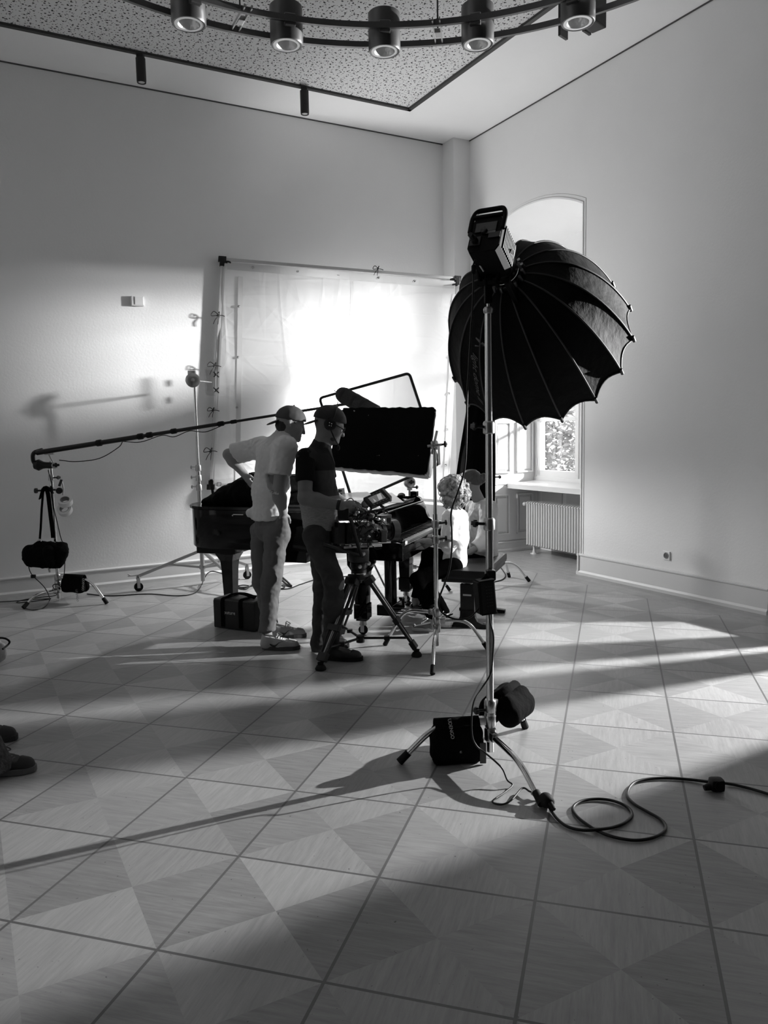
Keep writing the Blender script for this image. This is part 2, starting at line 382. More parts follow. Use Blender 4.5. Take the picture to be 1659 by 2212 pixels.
def wall_material(name, v, r=0.75):
    m = mat(name, v, r, spec=0.25); nt = m.node_tree; b = nt.nodes['Principled BSDF']; g = nt.nodes.new('ShaderNodeNewGeometry')
    n = nt.nodes.new('ShaderNodeTexNoise'); n.inputs['Scale'].default_value = 1.4; n.inputs['Detail'].default_value = 8; n.inputs['Roughness'].default_value = .65
    nt.links.new(g.outputs['Position'], n.inputs['Vector'])
    mr = nt.nodes.new('ShaderNodeMapRange'); mr.inputs['To Min'].default_value = v * 0.96; mr.inputs['To Max'].default_value = v * 1.03
    nt.links.new(n.outputs['Fac'], mr.inputs['Value']); nt.links.new(mr.outputs[0], b.inputs['Base Color'])
    n2 = nt.nodes.new('ShaderNodeTexNoise'); n2.inputs['Scale'].default_value = 45; n2.inputs['Detail'].default_value = 4; nt.links.new(g.outputs['Position'], n2.inputs['Vector'])
    bp = nt.nodes.new('ShaderNodeBump'); bp.inputs['Strength'].default_value = 0.12; bp.inputs['Distance'].default_value = 0.01
    nt.links.new(n2.outputs['Fac'], bp.inputs['Height']); nt.links.new(bp.outputs[0], b.inputs['Normal']); return m
def perforated_material():
    m = bpy.data.materials.new('perforated_board'); m.use_nodes = True; nt = m.node_tree; b = nt.nodes['Principled BSDF']; L = nt.links
    g = nt.nodes.new('ShaderNodeNewGeometry'); mp = nt.nodes.new('ShaderNodeMapping'); mp.vector_type = 'POINT'; mp.inputs['Rotation'].default_value = (0, 0, -TH)
    L.new(g.outputs['Position'], mp.inputs[0]); sx = nt.nodes.new('ShaderNodeSeparateXYZ'); L.new(mp.outputs[0], sx.inputs[0])
    def holes(pitch, jit, r, ox):
        cx = nt.nodes.new('ShaderNodeCombineXYZ'); L.new(nm(nt, 'ADD', nm(nt, 'MULTIPLY', sx.outputs[0], 1 / pitch), ox), cx.inputs[0]); L.new(nm(nt, 'ADD', nm(nt, 'MULTIPLY', sx.outputs[1], 1 / pitch), ox * .7), cx.inputs[1])
        vo = nt.nodes.new('ShaderNodeTexVoronoi'); vo.voronoi_dimensions = '2D'; vo.inputs['Scale'].default_value = 1.0; vo.inputs['Randomness'].default_value = jit; L.new(cx.outputs[0], vo.inputs['Vector'])
        return nm(nt, 'LESS_THAN', vo.outputs['Distance'], r / pitch)
    h = nm(nt, 'MAXIMUM', holes(0.075, 0.8, 0.0095, 0.0), nm(nt, 'MAXIMUM', holes(0.052, 0.85, 0.0062, 3.3), holes(0.040, 0.9, 0.0040, 7.1)))
    L.new(nm(nt, 'SUBTRACT', 0.68, nm(nt, 'MULTIPLY', h, 0.645)), b.inputs['Base Color']); b.inputs['Roughness'].default_value = 0.8
    return m
FLOORM = floor_material(); WALLM = wall_material('wall_paint', 0.80); CEILM = wall_material('ceiling_paint', 0.87)
TRIMM = mat('trim_paint', 0.66, 0.4, bump=(14, .08, .01)); PERFM = perforated_material()
def glass_material():
    m = bpy.data.materials.new('window_glass'); m.use_nodes = True; nt = m.node_tree; nt.nodes.clear()
    out = nt.nodes.new('ShaderNodeOutputMaterial'); mx = nt.nodes.new('ShaderNodeMixShader'); t = nt.nodes.new('ShaderNodeBsdfTransparent'); gl = nt.nodes.new('ShaderNodeBsdfGlossy')
    gl.inputs['Roughness'].default_value = 0.02; mx.inputs[0].default_value = 0.06; t.inputs[0].default_value = (.95, .95, .95, 1)
    nt.links.new(t.outputs[0], mx.inputs[1]); nt.links.new(gl.outputs[0], mx.inputs[2]); nt.links.new(mx.outputs[0], out.inputs[0]); return m
GLASS = glass_material()
# ------------------------------------------------------------------ floor and ceiling
OUT = 6.78                       # outer face of the window wall
m = MB(); m.box(ab((AL + OUT) / 2, (BF + BW) / 2 - 0.1, -0.05), (OUT - AL + .4, BW - BF + .6, 0.1), (RA, RB, V(0, 0, 1))); struct(m.build('floor', FLOORM))
m = MB(); m.box(ab((AL + OUT) / 2, (BF + BW) / 2, CEIL + 0.06), (OUT - AL + .4, BW - BF + .6, 0.12), (RA, RB, V(0, 0, 1))); struct(m.build('ceiling', CEILM))
m = MB(); m.box(ab((AL + OUT) / 2, BW + 0.1, CEIL / 2), (OUT - AL + .4, 0.2, CEIL), (RA, RB, V(0, 0, 1))); struct(m.build('wall_back', WALLM))
m = MB(); m.box(ab(AL - 0.1, (BF + BW) / 2, CEIL / 2), (0.2, BW - BF, CEIL), (RA, RB, V(0, 0, 1))); struct(m.build('wall_left', WALLM))
m = MB()
for a0, a1, z0, z1 in ((AL, OUT, 0, CEIL),):
    m.box(ab((a0 + a1) / 2, BF - .1, (z0 + z1) / 2), (a1 - a0, .2, z1 - z0), (RA, RB, V(0, 0, 1)))
struct(m.build('wall_front', mat('bounce_cutting_dark', .12, .6)))  # unseen wall behind the camera, dark tone invented to cut bounced light
m = MB(); m.box(ab((5.588 + AW + .1) / 2, 8.31 + .2, CEIL / 2), (AW + .1 - 5.588, 0.4, CEIL), (RA, RB, V(0, 0, 1)), bev=0.004); struct(m.build('trim_1', WALLM))
# shadow joint between walls and ceiling
m = MB(); DJ = mat('joint_shadow_gap', 0.08, 0.9)
m.box(ab((AL + 5.588) / 2, BW - .004, CEIL - .006), (5.588 - AL, .008, .012), (RA, RB, V(0, 0, 1)))
m.box(ab(AW - .004, (BF + 8.31) / 2, CEIL - .006), (.008, 8.31 - BF, .012), (RA, RB, V(0, 0, 1)))
struct(m.build('trim_2', DJ))
# ------------------------------------------------------------------ window wall with arched niches
NICHES = [(6.29, 8.0, 3.875, 0.21), (2.10, 4.05, 3.6, 0.0)]
def arch_z(b, n, off=0.0):
    b0, b1, zs, rise = n
    if rise == 0: return zs + off
    h = (b1 - b0) / 2; R = (h * h + rise * rise) / (2 * rise); x = b - (b0 + b1) / 2
    return zs + rise - R + math.sqrt(max(R * R - x * x, 0)) + off
m = MB(); edges = [BF]
for n in sorted(NICHES): edges += [n[0], n[1]]
edges.append(BW)
for i in range(0, len(edges), 2):
    m.box(ab((AW + OUT) / 2, (edges[i] + edges[i + 1]) / 2, CEIL / 2), (OUT - AW, edges[i + 1] - edges[i], CEIL), (RA, RB, V(0, 0, 1)))
for n in NICHES:
    q = [n[0] + (n[1] - n[0]) * k / 24 for k in range(25)]
    drop = 0.22 if n[3] else 0.0       # the vault falls towards the window
    fr = [ab(AW, b, arch_z(b, n)) for b in q]; bk = [ab(OUT, b, arch_z(b, n) - drop) for b in q]
    ft = [ab(AW, b, CEIL) for b in q]; bt = [ab(OUT, b, CEIL) for b in q]
    m.grid([fr, bk]); m.grid([ft, fr]); m.grid([bk, bt])
    # breast below the window
    m.box(ab(6.72, (n[0] + n[1]) / 2, 0.45), (0.12, n[1] - n[0], 0.9), (RA, RB, V(0, 0, 1)))
    if n[3]: # wall above the window head
        rows = [[ab(6.66, b, 3.58) for b in q], [ab(6.66, b, arch_z(b, n) - drop * .95 + .03) for b in q]]; m.grid(rows)
struct(m.build('wall_right', WALLM))
# moulded edge of the niche arch
n = NICHES[0]; m = MB(); q = [n[0] + (n[1] - n[0]) * k / 40 for k in range(41)]
path_in = [ab(0, n[0], 0.23)] + [ab(0, b, arch_z(b, n)) for b in q] + [ab(0, n[1], 0.23)]
path_out = [ab(0, n[0] - .045, 0.23)] + [ab(0, n[0] - .045 + (n[1] - n[0] + .09) * k / 40, arch_z(n[0] + (n[1] - n[0]) * k / 40, n) + .05) for k in range(41)] + [ab(0, n[1] + .045, 0.23)]
rows = []
for i, o in zip(path_in, path_out):
    d = o - i
    rows.append([i + RA * AW, i + RA * (AW - .012), i + d * .3 + RA * (AW - .016), i + d * .45 + RA * (AW - .006), i + d * .9 + RA * (AW - .006), o + RA * (AW + .001)])
m.grid(rows); struct(m.build('trim_3', WALLM))
# ------------------------------------------------------------------ windows
def window(name, n, bars, leafy=True):
    b0, b1 = n[0], n[1]; a0 = 6.63; top = 3.58 if n[3] else 3.55
    fr = MB()
    for bb in (b0 + .03, b1 - .03): fr.box(ab(a0, bb, (0.9 + top) / 2), (.09, .07, top - .9), (RA, RB, V(0, 0, 1)), bev=.004)
    fr.box(ab(a0, (b0 + b1) / 2, .93), (.1, b1 - b0, .06), (RA, RB, V(0, 0, 1)), bev=.004); fr.box(ab(a0, (b0 + b1) / 2, top - .03), (.1, b1 - b0, .08), (RA, RB, V(0, 0, 1)), bev=.004)
    fr.box(ab(a0 - .01, (b0 + b1) / 2, top - .16), (.07, b1 - b0, .05), (RA, RB, V(0, 0, 1)), bev=.004)
    w_ = struct(fr.build(name, TRIMM))
    for j, (p0, p1) in enumerate(bars):
        s = MB(); mid = (p0 + p1) / 2
        for bb in (p0 + .03, p1 - .03): s.box(ab(a0 - .02, bb, 2.2), (.05, .062, 2.44), (RA, RB, V(0, 0, 1)), bev=.005)
        for zz, hh in ((1.0, .09), (1.69, .045), (2.55, .045), (top - .2, .06)): s.box(ab(a0 - .02, mid, zz), (.05, p1 - p0, hh), (RA, RB, V(0, 0, 1)), bev=.005)
        s = s.build('casement', TRIMM, w_)
        g = MB(); g.box(ab(a0 - .02, mid, 2.2), (.004, p1 - p0 - .1, 2.4), (RA, RB, V(0, 0, 1))); g.build('pane', GLASS, s)
        h = MB()
        for zz in (1.15, 2.3, 3.2): h.cyl(ab(a0 - .055, p1 - .004, zz - .05), ab(a0 - .055, p1 - .004, zz + .05), .007)
        h.build('hinge', TRIMM, s)
    return w_
window('window_1', NICHES[0], [(7.16, 7.93)])
s = MB(); s.box(ab(6.62, 6.72, 1.9), (.04, .84, 1.96), (RA, RB, V(0, 0, 1)), bev=.004); s.build('beam_blocking_panel', TRIMM, bpy.data.objects['window_1'])  # hidden panel added to block the lower part of the niche lamp's beam
g = MB(); g.box(ab(6.62, 6.72, 3.2), (.004, .84, .66), (RA, RB, V(0, 0, 1))); g.build('top_pane', GLASS, bpy.data.objects['window_1'])
g = MB(); g.box(ab(6.63, 7.145, 2.25), (.06, .05, 2.62), (RA, RB, V(0, 0, 1)), bev=.005); g.build('mullion', TRIMM, bpy.data.objects['window_1'])
m = MB()
for b0, b1 in ((2.10, 2.49), (3.36, 4.05)): m.box(ab(6.70, (b0 + b1) / 2, 2.3), (.16, b1 - b0, 2.7), (RA, RB, V(0, 0, 1)))
for b0, b1 in ((2.968, 3.095), (2.76, 2.90)): m.box(ab(6.63, (b0 + b1) / 2, 2.25), (.06, b1 - b0, 2.7), (RA, RB, V(0, 0, 1)))
m.box(ab(6.63, 2.93, 3.52), (.09, .9, .12), (RA, RB, V(0, 0, 1))); w2 = struct(m.build('window_2', TRIMM))
m = MB(); m.box(ab(6.66, 2.93, 2.2), (.004, .9, 2.6), (RA, RB, V(0, 0, 1))); m.build('pane', GLASS, w2)
# sill boards
m = MB(); poly = [ab(6.15, 8.0, .855), ab(6.62, 8.0, .885), ab(6.62, 6.29, .885), ab(6.15, 6.29, .855)]
m.prism([p - V(0, 0, .03) for p in poly], V(0, 0, .06)); struct(m.build('trim_5', TRIMM))
m = MB(); m.box(ab(6.4, 3.07, .87), (.5, 1.95, .05), (RA, RB, V(0, 0, 1))); struct(m.build('trim_6', TRIMM))
# panelled shutters and lining on the niche reveal
def panel_leaf(m, a0, a1, z0, z1, b):
    """moulded rectangle standing 6 mm off the reveal at b"""
    for f, t in ((0.0, .004), (.035, .018)):
        m.box(ab((a0 + a1) / 2, b - t / 2, (z0 + z1) / 2), (a1 - a0 - 2 * f, t, z1 - z0 - 2 * f), (RA, RB, V(0, 0, 1)), bev=.003)
    fr = .018
    for aa in (a0, a1): m.box(ab(aa, b - .014, (z0 + z1) / 2), (fr, .028, z1 - z0 + fr), (RA, RB, V(0, 0, 1)), bev=.004)
    for zz in (z0, z1): m.box(ab((a0 + a1) / 2, b - .014, zz), (a1 - a0 + fr, .028, fr), (RA, RB, V(0, 0, 1)), bev=.004)
m = MB(); m.box(ab(6.25, 7.992, 2.25), (.70, .014, 2.75), (RA, RB, V(0, 0, 1)), bev=.003)
for a0, a1 in ((5.96, 6.18), (6.30, 6.54)):
    for z0, z1 in ((1.03, 1.66), (1.78, 2.6), (2.72, 3.5)): panel_leaf(m, a0, a1, z0, z1, 7.985)
struct(m.build('trim_7', TRIMM))
m = MB(); m.box(ab(6.22, 7.992, .5), (.78, .014, .70), (RA, RB, V(0, 0, 1)), bev=.003)
for a0, a1 in ((5.94, 6.16), (6.30, 6.54)): panel_leaf(m, a0, a1, .24, .74, 7.985)
for b0, b1 in ((7.52, 7.9), (7.08, 7.44), (6.64, 7.0), (6.36, 6.58)):      # breast panels behind the radiator
    m.box(ab(6.655, (b0 + b1) / 2, .5), (.012, b1 - b0, .52), (RA, RB, V(0, 0, 1)), bev=.004)
struct(m.build('trim_8', TRIMM))
# skirting boards: plinth, flat board, moulded cap
def skirting(name, p0, p1, nrm, h, end0=False):
    prof = [(0, 0), (.034, 0), (.036, .03), (.028, .042), (.022, .05), (.02, h - .03), (.03, h - .018), (.03, h - .008), (.018, h), (0, h)]
    m = MB(); rows = [[Vector(p) + nrm * d + V(0, 0, z) for d, z in prof] for p in (p0, p1)]; m.grid(rows, closed_v=True, caps=True); return struct(m.build(name, TRIMM))
skirting('baseboard_back', ab(AL, BW), ab(5.588, BW), -RB, .195)
skirting('baseboard_right', ab(AW, 6.29), ab(AW, 4.05), -RA, .23)
skirting('baseboard_side', ab(AW, 2.10), ab(AW, BF), -RA, .23)
skirting('baseboard_niche', ab(OUT - .1, 6.29), ab(AW - .034, 6.29), RB, .23)
skirting('baseboard_reveal', ab(5.83, 8.0), ab(6.66, 8.0), -RB, .14)
skirting('baseboard_far', ab(AW, 8.31), ab(AW, 8.0), -RA, .23)
# ------------------------------------------------------------------ acoustic board with its dark track frame under the ceiling
A1, B1, A0, B0, ZP = 4.62, 7.72, -3.4, -2.6, 5.1
t = thing('acoustic_panel', 'perforated white acoustic board with dark metal edge hung under the ceiling', 'ceiling panel', ab((A0 + A1) / 2, (B0 + B1) / 2, CEIL))
m = MB(); m.box(ab((A0 + A1) / 2, (B0 + B1) / 2, ZP + .02), (A1 - A0 - .08, B1 - B0 - .08, .036), (RA, RB, V(0, 0, 1))); m.build('perforated_board', PERFM, t)
m = MB(); TRK = mat('dark_track', 0.035, .5)
for c_, s_ in ((ab((A0 + A1) / 2, B1 - .02, ZP + .015), (A1 - A0, .045, .07)), (ab((A0 + A1) / 2, B0 + .02, ZP + .015), (A1 - A0, .045, .07)), (ab(A1 - .02, (B0 + B1) / 2, ZP + .015), (.045, B1 - B0, .07)), (ab(A0 + .02, (B0 + B1) / 2, ZP + .015), (.045, B1 - B0, .07))):
    m.box(c_, s_, (RA, RB, V(0, 0, 1)))
m.build('track_frame', TRK, t)
def track_spot(pxx, y0, y1, label):
    p = PZ(pxx, y0, ZP - .02); z1 = p.z
    p2 = px(p); lo, hi = 0, 1.2
    for _ in range(40):
        mm_ = (lo + hi) / 2
        if px(p - V(0, 0, mm_))[1] < y1: lo = mm_
        else: hi = mm_
    h = lo; t = thing('track_spotlight', label, 'spotlight', p, 'black spotlights on the ceiling track')
    m = MB(); m.box(p - V(0, 0, .012), (.06, .06, .03)); m.build('track_adapter', DARKMETAL, t)
    m = MB(); m.lathe(p - V(0, 0, .03), (0, 0, -1), [(0, .01), (0, .044), (h - .05, .044), (h - .03, .042), (h - .03, .034), (h - .06, .03)], 20); m.build('housing', mat('black_matte', .012, .5), t, smooth=40)
    m = MB(); m.lathe(p - V(0, 0, h - .002), (0, 0, 1), [(0, .001), (.002, .028), (.012, .03)], 16); m.build('lens', mat('lamp_lens', .5, .1), t, smooth=40)
track_spot(303, 119, 179, 'black cylinder spotlight on the ceiling track, left of the pair')
track_spot(657, 190, 247, 'black cylinder spotlight on the ceiling track, above the white cloth')
# black floodlight partly cut by the frame, behind the ring lamp
p = PZ(1262, 30, 4.6); t = thing('ceiling_floodlight', 'black floodlight hanging behind the rightmost lamp of the ring', 'floodlight', p)
u_ = (RA + RB * .3).normalized(); v_ = u_.cross(V(0, 0, 1)); ax_ = (u_, v_, V(0, 0, 1))
m = MB(); m.box(p + V(.02, 0, .06), (.36, .12, .24), ax_, bev=.01); m.build('housing', mat('black_matte', .012, .5), t)
m = MB(); m.box(p + u_ * -.14 + V(0, 0, -.03) - v_ * .09, (.1, .02, .3), ax_); m.build('barn_door', mat('black_matte', .012, .5), t)
m = MB(); m.box(p + u_ * .19 + V(0, 0, .06) - v_ * .09, (.1, .02, .2), ax_); m.build('barn_door', mat('black_matte', .012, .5), t)
m = MB(); m.cyl(p + V(0, 0, .15), V(p.x, p.y, CEIL), .02); m.build('hanger', DARKMETAL, t)
# ------------------------------------------------------------------ ring lamp of two rails and round cans
ZR = 3.4; CR = V(.08, 2.266, ZR)
t = thing('ring_chandelier', 'ring lamp of two curved steel rails carrying round spot cans near the ceiling', 'chandelier', CR)
GREYMETAL = mat('grey_lamp_metal', 0.16, .38, .7)
for nme, R in (('inner_rail', 1.449), ('outer_rail', 1.628)):
    m = MB(); rows = []
    for k in range(120):
        a = 2 * math.pi * k / 120; d = V(math.cos(a), math.sin(a)); rows.append([CR + d * (R + x) + V(0, 0, z) for x, z in ((-.008, -.013), (.008, -.013), (.008, .013), (-.008, .013))])
    m.grid(rows, closed_u=True, closed_v=True); m.build(nme, GREYMETAL, t)
for i, ang in enumerate((124.7, 108.2, 91.4, 75.4, 58.6, 42, 25, 8, -8.5, -25, -41.5, -58, -75, -91.5, -108, -125, -141, -158, -175, 168, 151.5)):
    d = V(math.cos(math.radians(ang)), math.sin(math.radians(ang))); c0 = CR + d * 1.538
    m = MB(); m.lathe(c0 + V(0, 0, .095), (0, 0, -1), [(0, .001), (0, .07), (.004, .074), (.16, .074), (.168, .070), (.168, .064), (.15, .06), (.15, .052)], 28, closed_ends=False)
    can = m.build('spot_can', GREYMETAL, t, smooth=40)
    m = MB(); m.lathe(c0 + V(0, 0, -.072), (0, 0, 1), [(0, .062), (0, .048), (.004, .046)], 28, closed_ends=False); m.build('white_bezel', mat('lamp_bezel', .8, .3), can, smooth=40)
    m = MB(); m.lathe(c0 + V(0, 0, -.07), (0, 0, 1), [(0, .046), (.03, .035), (.05, .015), (.052, .001)], 24, closed_ends=False); m.build('reflector', mat('lamp_reflector', .85, .25, .3, bump=(60, .4, .01)), can, smooth=30)
    for R in (1.449, 1.628):
        m = MB(); m.box(CR + d * (R + (.012 if R < 1.5 else -.012)), (.05, .03, .05), (d.cross(V(0, 0, 1)), d, V(0, 0, 1)), bev=.004); m.build('rail_clamp', GREYMETAL, can)
for ang in (100, 66.5, 20, -30, -75, -120, 150):
    d = V(math.cos(math.radians(116.0 if ang == 100 else 82.2 if ang == 66.5 else ang)), math.sin(math.radians(116.0 if ang == 100 else 82.2 if ang == 66.5 else ang))); tt = d.cross(V(0, 0, 1))
    m = MB()
    for k in (-1, 1): m.box(CR + d * 1.538 + tt * (.016 * k), (.006, .25, .016), (tt, d, V(0, 0, 1)))
    m.box(CR + d * 1.538, (.03, .05, .02), (tt, d, V(0, 0, 1)), bev=.003); m.build('cross_bracket', STEEL, t)
    m = MB(); m.cyl(CR + d * 1.538, CR + d * 1.538 + V(0, 0, CEIL - ZR - .05), .004, seg=6); m.build('suspension_wire', DARKMETAL, t)
# ------------------------------------------------------------------ wall fittings
q = ab(1.753, BW - .001, 2.984)
t = thing('wall_box', 'small white plastic box high on the back wall left of the cloth', 'wall box', q)
m = MB(); m.box(q - RB * .02, (.13, .04, .10), (RA, RB, V(0, 0, 1)), bev=.006); m.build('box', WHITEPAINT, t)
m = MB(); m.box(q - RB * .043 + RA * .012, (.085, .008, .08), (RA, RB, V(0, 0, 1)), bev=.003); m.build('cover', WHITEPAINT, t)
q = ab(AW - .001, 5.123, .36)
t = thing('wall_socket', 'white square power socket low on the right wall', 'socket', q)
m = MB(); m.box(q - RA * .006, (.012, .082, .082), (RA, RB, V(0, 0, 1)), bev=.004); m.build('plate', WHITEPAINT, t)
m = MB(); m.lathe(q - RA * .013, -RA, [(0, .03), (.004, .028), (.004, .023)], 20, False); m.lathe(q - RA * .0135, RA, [(-.0005, .001), (-.0005, .022)], 20); m.build('recess', mat('socket_recess', .25, .6), t)
m = MB()
for k in (-1, 1): m.lathe(q - RA * .0145 + RB * (.0095 * k), -RA, [(0, .0025), (.001, .0025)], 8)
m.build('contact_hole', DARKMETAL, t)
# ------------------------------------------------------------------ radiator
t = thing('radiator', 'white ribbed column radiator under the window sill', 'radiator', ab(6.33, 7.14, 0)); RADM = mat('radiator_enamel', .56, .35)
for k in range(28):
    b = 7.74 - k * .046; m = MB()
    for da, r in ((-.05, .016), (.0, .014), (.05, .016)):
        m.tube([ab(6.33 + da, b, .115), ab(6.33 + da, b, .65)], [r, r], 8)
    prof = []
    for i in range(9):
        g = math.pi * i / 8; prof.append((-.07 * math.cos(g), .022 * math.sin(g)))
    for z0, s in ((.645, 1), (.12, -1)): m.prism([ab(6.33 + x, b - .013, z0 + s * y) for x, y in prof], RB * .026)
    m.build('section', RADM, t, smooth=35)
m = MB()
for bb in (7.67, 6.62):
    m.cyl(ab(6.33, bb, .0), ab(6.33, bb, .06), .03, .014); m.cyl(ab(6.33, bb, .0), ab(6.33, bb, .012), .05, .045); m.cyl(ab(6.33, bb, .05), ab(6.33, bb, .11), .016)
m.build('foot', RADM, t, smooth=40)
m = MB(); m.cyl(ab(6.33, 7.75, .625), ab(6.33, 7.80, .625), .012); m.lathe(ab(6.30, 7.79, .625), (RB - RA * .3).normalized(), [(0, .018), (.01, .026), (.035, .027), (.045, .02), (.046, .001)], 16); m.build('valve', RADM, t, smooth=40)
# ------------------------------------------------------------------ greenery outside the window
m = MB(); rnd = random.Random(3)
for i in range(11000):
    c_ = ab(rnd.uniform(9.0, 10.2), rnd.uniform(7.4, 13.0), 0); c_.z = rnd.uniform(-1.5, 1.8 + 1.9 * noise.noise(c_ * .5) + rnd.random() * .6)
    d = Vector((rnd.uniform(-1, 1), rnd.uniform(-1, 1), rnd.uniform(-.6, .6))).normalized(); e = d.orthogonal().normalized(); l = rnd.uniform(.05, .11); wd_ = l * .36
    m.face([c_ - d * l, c_ + e * wd_, c_ + d * l, c_ - e * wd_])
o = m.build('hedge_foliage', mat('leaf', .22, .5, noise_v=(3, .5))); tag(o, 'sunlit leafy hedge seen through the niche window', 'hedge'); o['kind'] = 'stuff'
m = MB(); m.box(ab(10.6, 4.5, -.9), (7.0, 30, .3), (RA, RB, V(0, 0, 1))); struct(m.build('ground_outside', mat('outside_ground', .4, .9)))
# ------------------------------------------------------------------ stands
def knob(m, p, d, l=.05, s=.05, up=V(0, 0, 1)):
    d = Vector(d).normalized(); s_ = d.cross(up)
    s_ = s_.normalized() if s_.length > 1e-3 else V(1, 0, 0)
    m.cyl(p, p + d * l, .007, seg=8); h = p + d * l
    m.box(h + d * .006, (.016, s, .022), (d, s_, d.cross(s_)), bev=.004); m.box(h + d * .004, (.014, .02, s * .7), (d, s_, d.cross(s_)), bev=.004)
def c_stand(label, base, feet, hubs, top, rods, collars, group=None, knob_dir=V(-1, -.2, 0), leg_r=.0125, bend=.62, name='light_stand', m_leg=None, drop=.04):
    """turtle-base stand: feet = floor points, hubs = leg heights, rods = (z0, z1, radius), collars = heights"""
    x, y = base; t = thing(name, label, 'stand', (x, y, 0), group); ml = m_leg or CHROME
    for f, hz in zip(feet, hubs):
        f = V(f[0], f[1]); o = V(x, y); d = (f - o).normalized(); L_ = (f - o).length
        pts = bent([o + V(0, 0, hz) + d * .02, o + d * (L_ * bend) + V(0, 0, hz - .005), f + V(0, 0, .03)], .10, 10)
        mb = MB(); mb.tube(pts, leg_r, 12); lg = mb.build('leg', ml, t, smooth=60)
        e = (pts[-1] - pts[-3]).normalized(); mb = MB(); mb.cyl(pts[-1] - e * .035, pts[-1] + e * .028, leg_r * 1.25, leg_r * 1.35, 12); mb.build('foot_cap', RUBBER, lg, smooth=40)
        mb = MB(); mb.lathe(o + V(0, 0, hz - .032), (0, 0, 1), [(0, .024), (.008, .029), (.056, .029), (.064, .024)], 18); mb.box(o + V(0, 0, hz) + d * .035, (.05, .032, .04), (d, d.cross(V(0, 0, 1)), V(0, 0, 1)), bev=.006); mb.build('leg_casting', STEEL, lg, smooth=40)
    for i, (z0, z1, r) in enumerate(rods):
        mb = MB(); mb.cyl((x, y, z0), (x, y, z1), r, seg=20); mb.build('column' if i == 0 else 'riser', CHROME, t, smooth=60)
    for z in collars:
        mb = MB(); mb.lathe((x, y, z - .03), (0, 0, 1), [(0, .022), (.004, .027), (.05, .027), (.056, .024), (.06, .02)], 18); c = mb.build('collar', STEEL, t, smooth=40)
        mb = MB(); knob(mb, V(x, y, z) + Vector(knob_dir).normalized() * .02, knob_dir); mb.build('clamp_knob', DARKMETAL, c)
    return t
def grip_head(parent, c, ax, r=.042, tdir=V(-.6, -.8, 0), name='grip_head'):
    ax = Vector(ax).normalized(); mb = MB()
    for k in (-1, 1): mb.lathe(c + ax * (.006 * k), ax * k, [(0, r * .9), (.002, r), (.014, r), (.018, r * .8), (.02, r * .4)], 24)
    mb.cyl(c - ax * .05, c + ax * .05, .009); g = mb.build(name, STEEL, parent, smooth=40)
    mb = MB(); knob(mb, c + ax * .03, ax, .04, .06); mb.build('clamp_knob', DARKMETAL, g); return g
# --- big softbox stand in the foreground
BX, BY = .492, 3.62
c_stand('tall chrome stand in the foreground carrying the black softbox', (BX, BY), [(.071, 3.573), (.632, 3.135), (.719, 3.976)], (.19, .12, .26), 2.2,
        [(.035, 1.15, .0178), (1.13, 2.13, .0165), (2.10, 2.19, .008)], (.24, 1.14, 1.59), leg_r=.0145, knob_dir=V(-1, -.35, .1))
m = MB(); m.lathe((BX, BY, 2.105), (0, 0, 1), [(0, .017), (.006, .022), (.022, .023), (.03, .017)], 20); o = m.build('top_collar', STEEL, bpy.data.objects['light_stand'], smooth=40)
m = MB(); m.cyl((BX + .005, BY - .005, .26), (BX + .012, BY - .02, 1.12), .004, seg=6)
m.build('safety_rod', STEEL, bpy.data.objects['light_stand'])
# --- stand holding the black board
CX, CY = .358, 5.40
st2 = c_stand('chrome stand between the tripod and the seated child', (CX, CY), [(.298, 4.93), (.715, 5.463), (.0, 5.632)], (.19, .24, .30), 1.5,
        [(.06, .80, .0155), (.78, 1.0, .0175), (.98, 1.46, .0125)], (.82, .93), knob_dir=V(1, -.15, .15), leg_r=.013)
hz = zrow(CX, CY, 962); grip_head(st2, V(CX, CY - .01, hz), V(1, -.25, .1), .032)
m = MB(); m.cyl(V(CX - .02, CY, hz - .06), V(CX + .02, CY + .02, hz + .10), .009); m.build('grip_arm', STEEL, st2)
# --- stand behind the piano carrying the net frame
st3 = c_stand('low chrome stand rising behind the far end of the piano', (.255, 7.62), [(.02, 7.35), (.62, 7.55), (.2, 8.05)], (.17, .24, .31), 1.1,
        [(.05, .9, .0155), (.88, 1.20, .0125)], (.92, 1.03), knob_dir=V(1, -.3, 0), leg_r=.0125)
grip_head(st3, V(.255, 7.60, zrow(.255, 7.6, 1042)), V(.2, -1, .1), .055)
# --- stand behind the woman carrying the black drape
st4 = c_stand('chrome stand with bent legs behind the bench near the radiator', (1.10, 7.83), [(1.476, 7.945), (1.32, 8.2), (.85, 7.5)], (.22, .29, .16), 1.2,
        [(.05, 1.1, .0155), (1.05, 2.15, .0125)], (1.1, ), knob_dir=V(1, .2, 0), leg_r=.0135)
# --- boom stand at the left wall
LX, LY = -3.165, 7.42
st5 = c_stand('chrome stand near the left edge holding the microphone boom', (LX, LY), [(-3.353, 7.117), (-2.656, 7.253), (-3.35, 7.8)], (.115, .235, .17), 1.2,
        [(.03, 1.13, .0165), (1.11, 1.30, .019), (1.28, 1.36, .010)], (1.20,), knob_dir=V(1, -.2, 0), leg_r=.0145, bend=.7)
def LP(x, y, Y=7.40): return P(x, y, Y)
gp = LP(118, 1006); grip_head(st5, gp, V(.5, -.8, .1), .03)
m = MB(); m.cyl(gp, LP(104, 978), .008); m.box(LP(107, 980), (.09, .03, .02), bev=.004); m.build('boom_holder', STEEL, st5)
m = MB(); m.lathe(LP(100, 1005), (-1, 0, .05), [(-.07, .02), (-.04, .03), (0, .03), (.03, .035), (.07, .055), (.11, .04), (.12, .001)], 18); m.build('grip_knuckle', BLACKPL, st5, smooth=40)
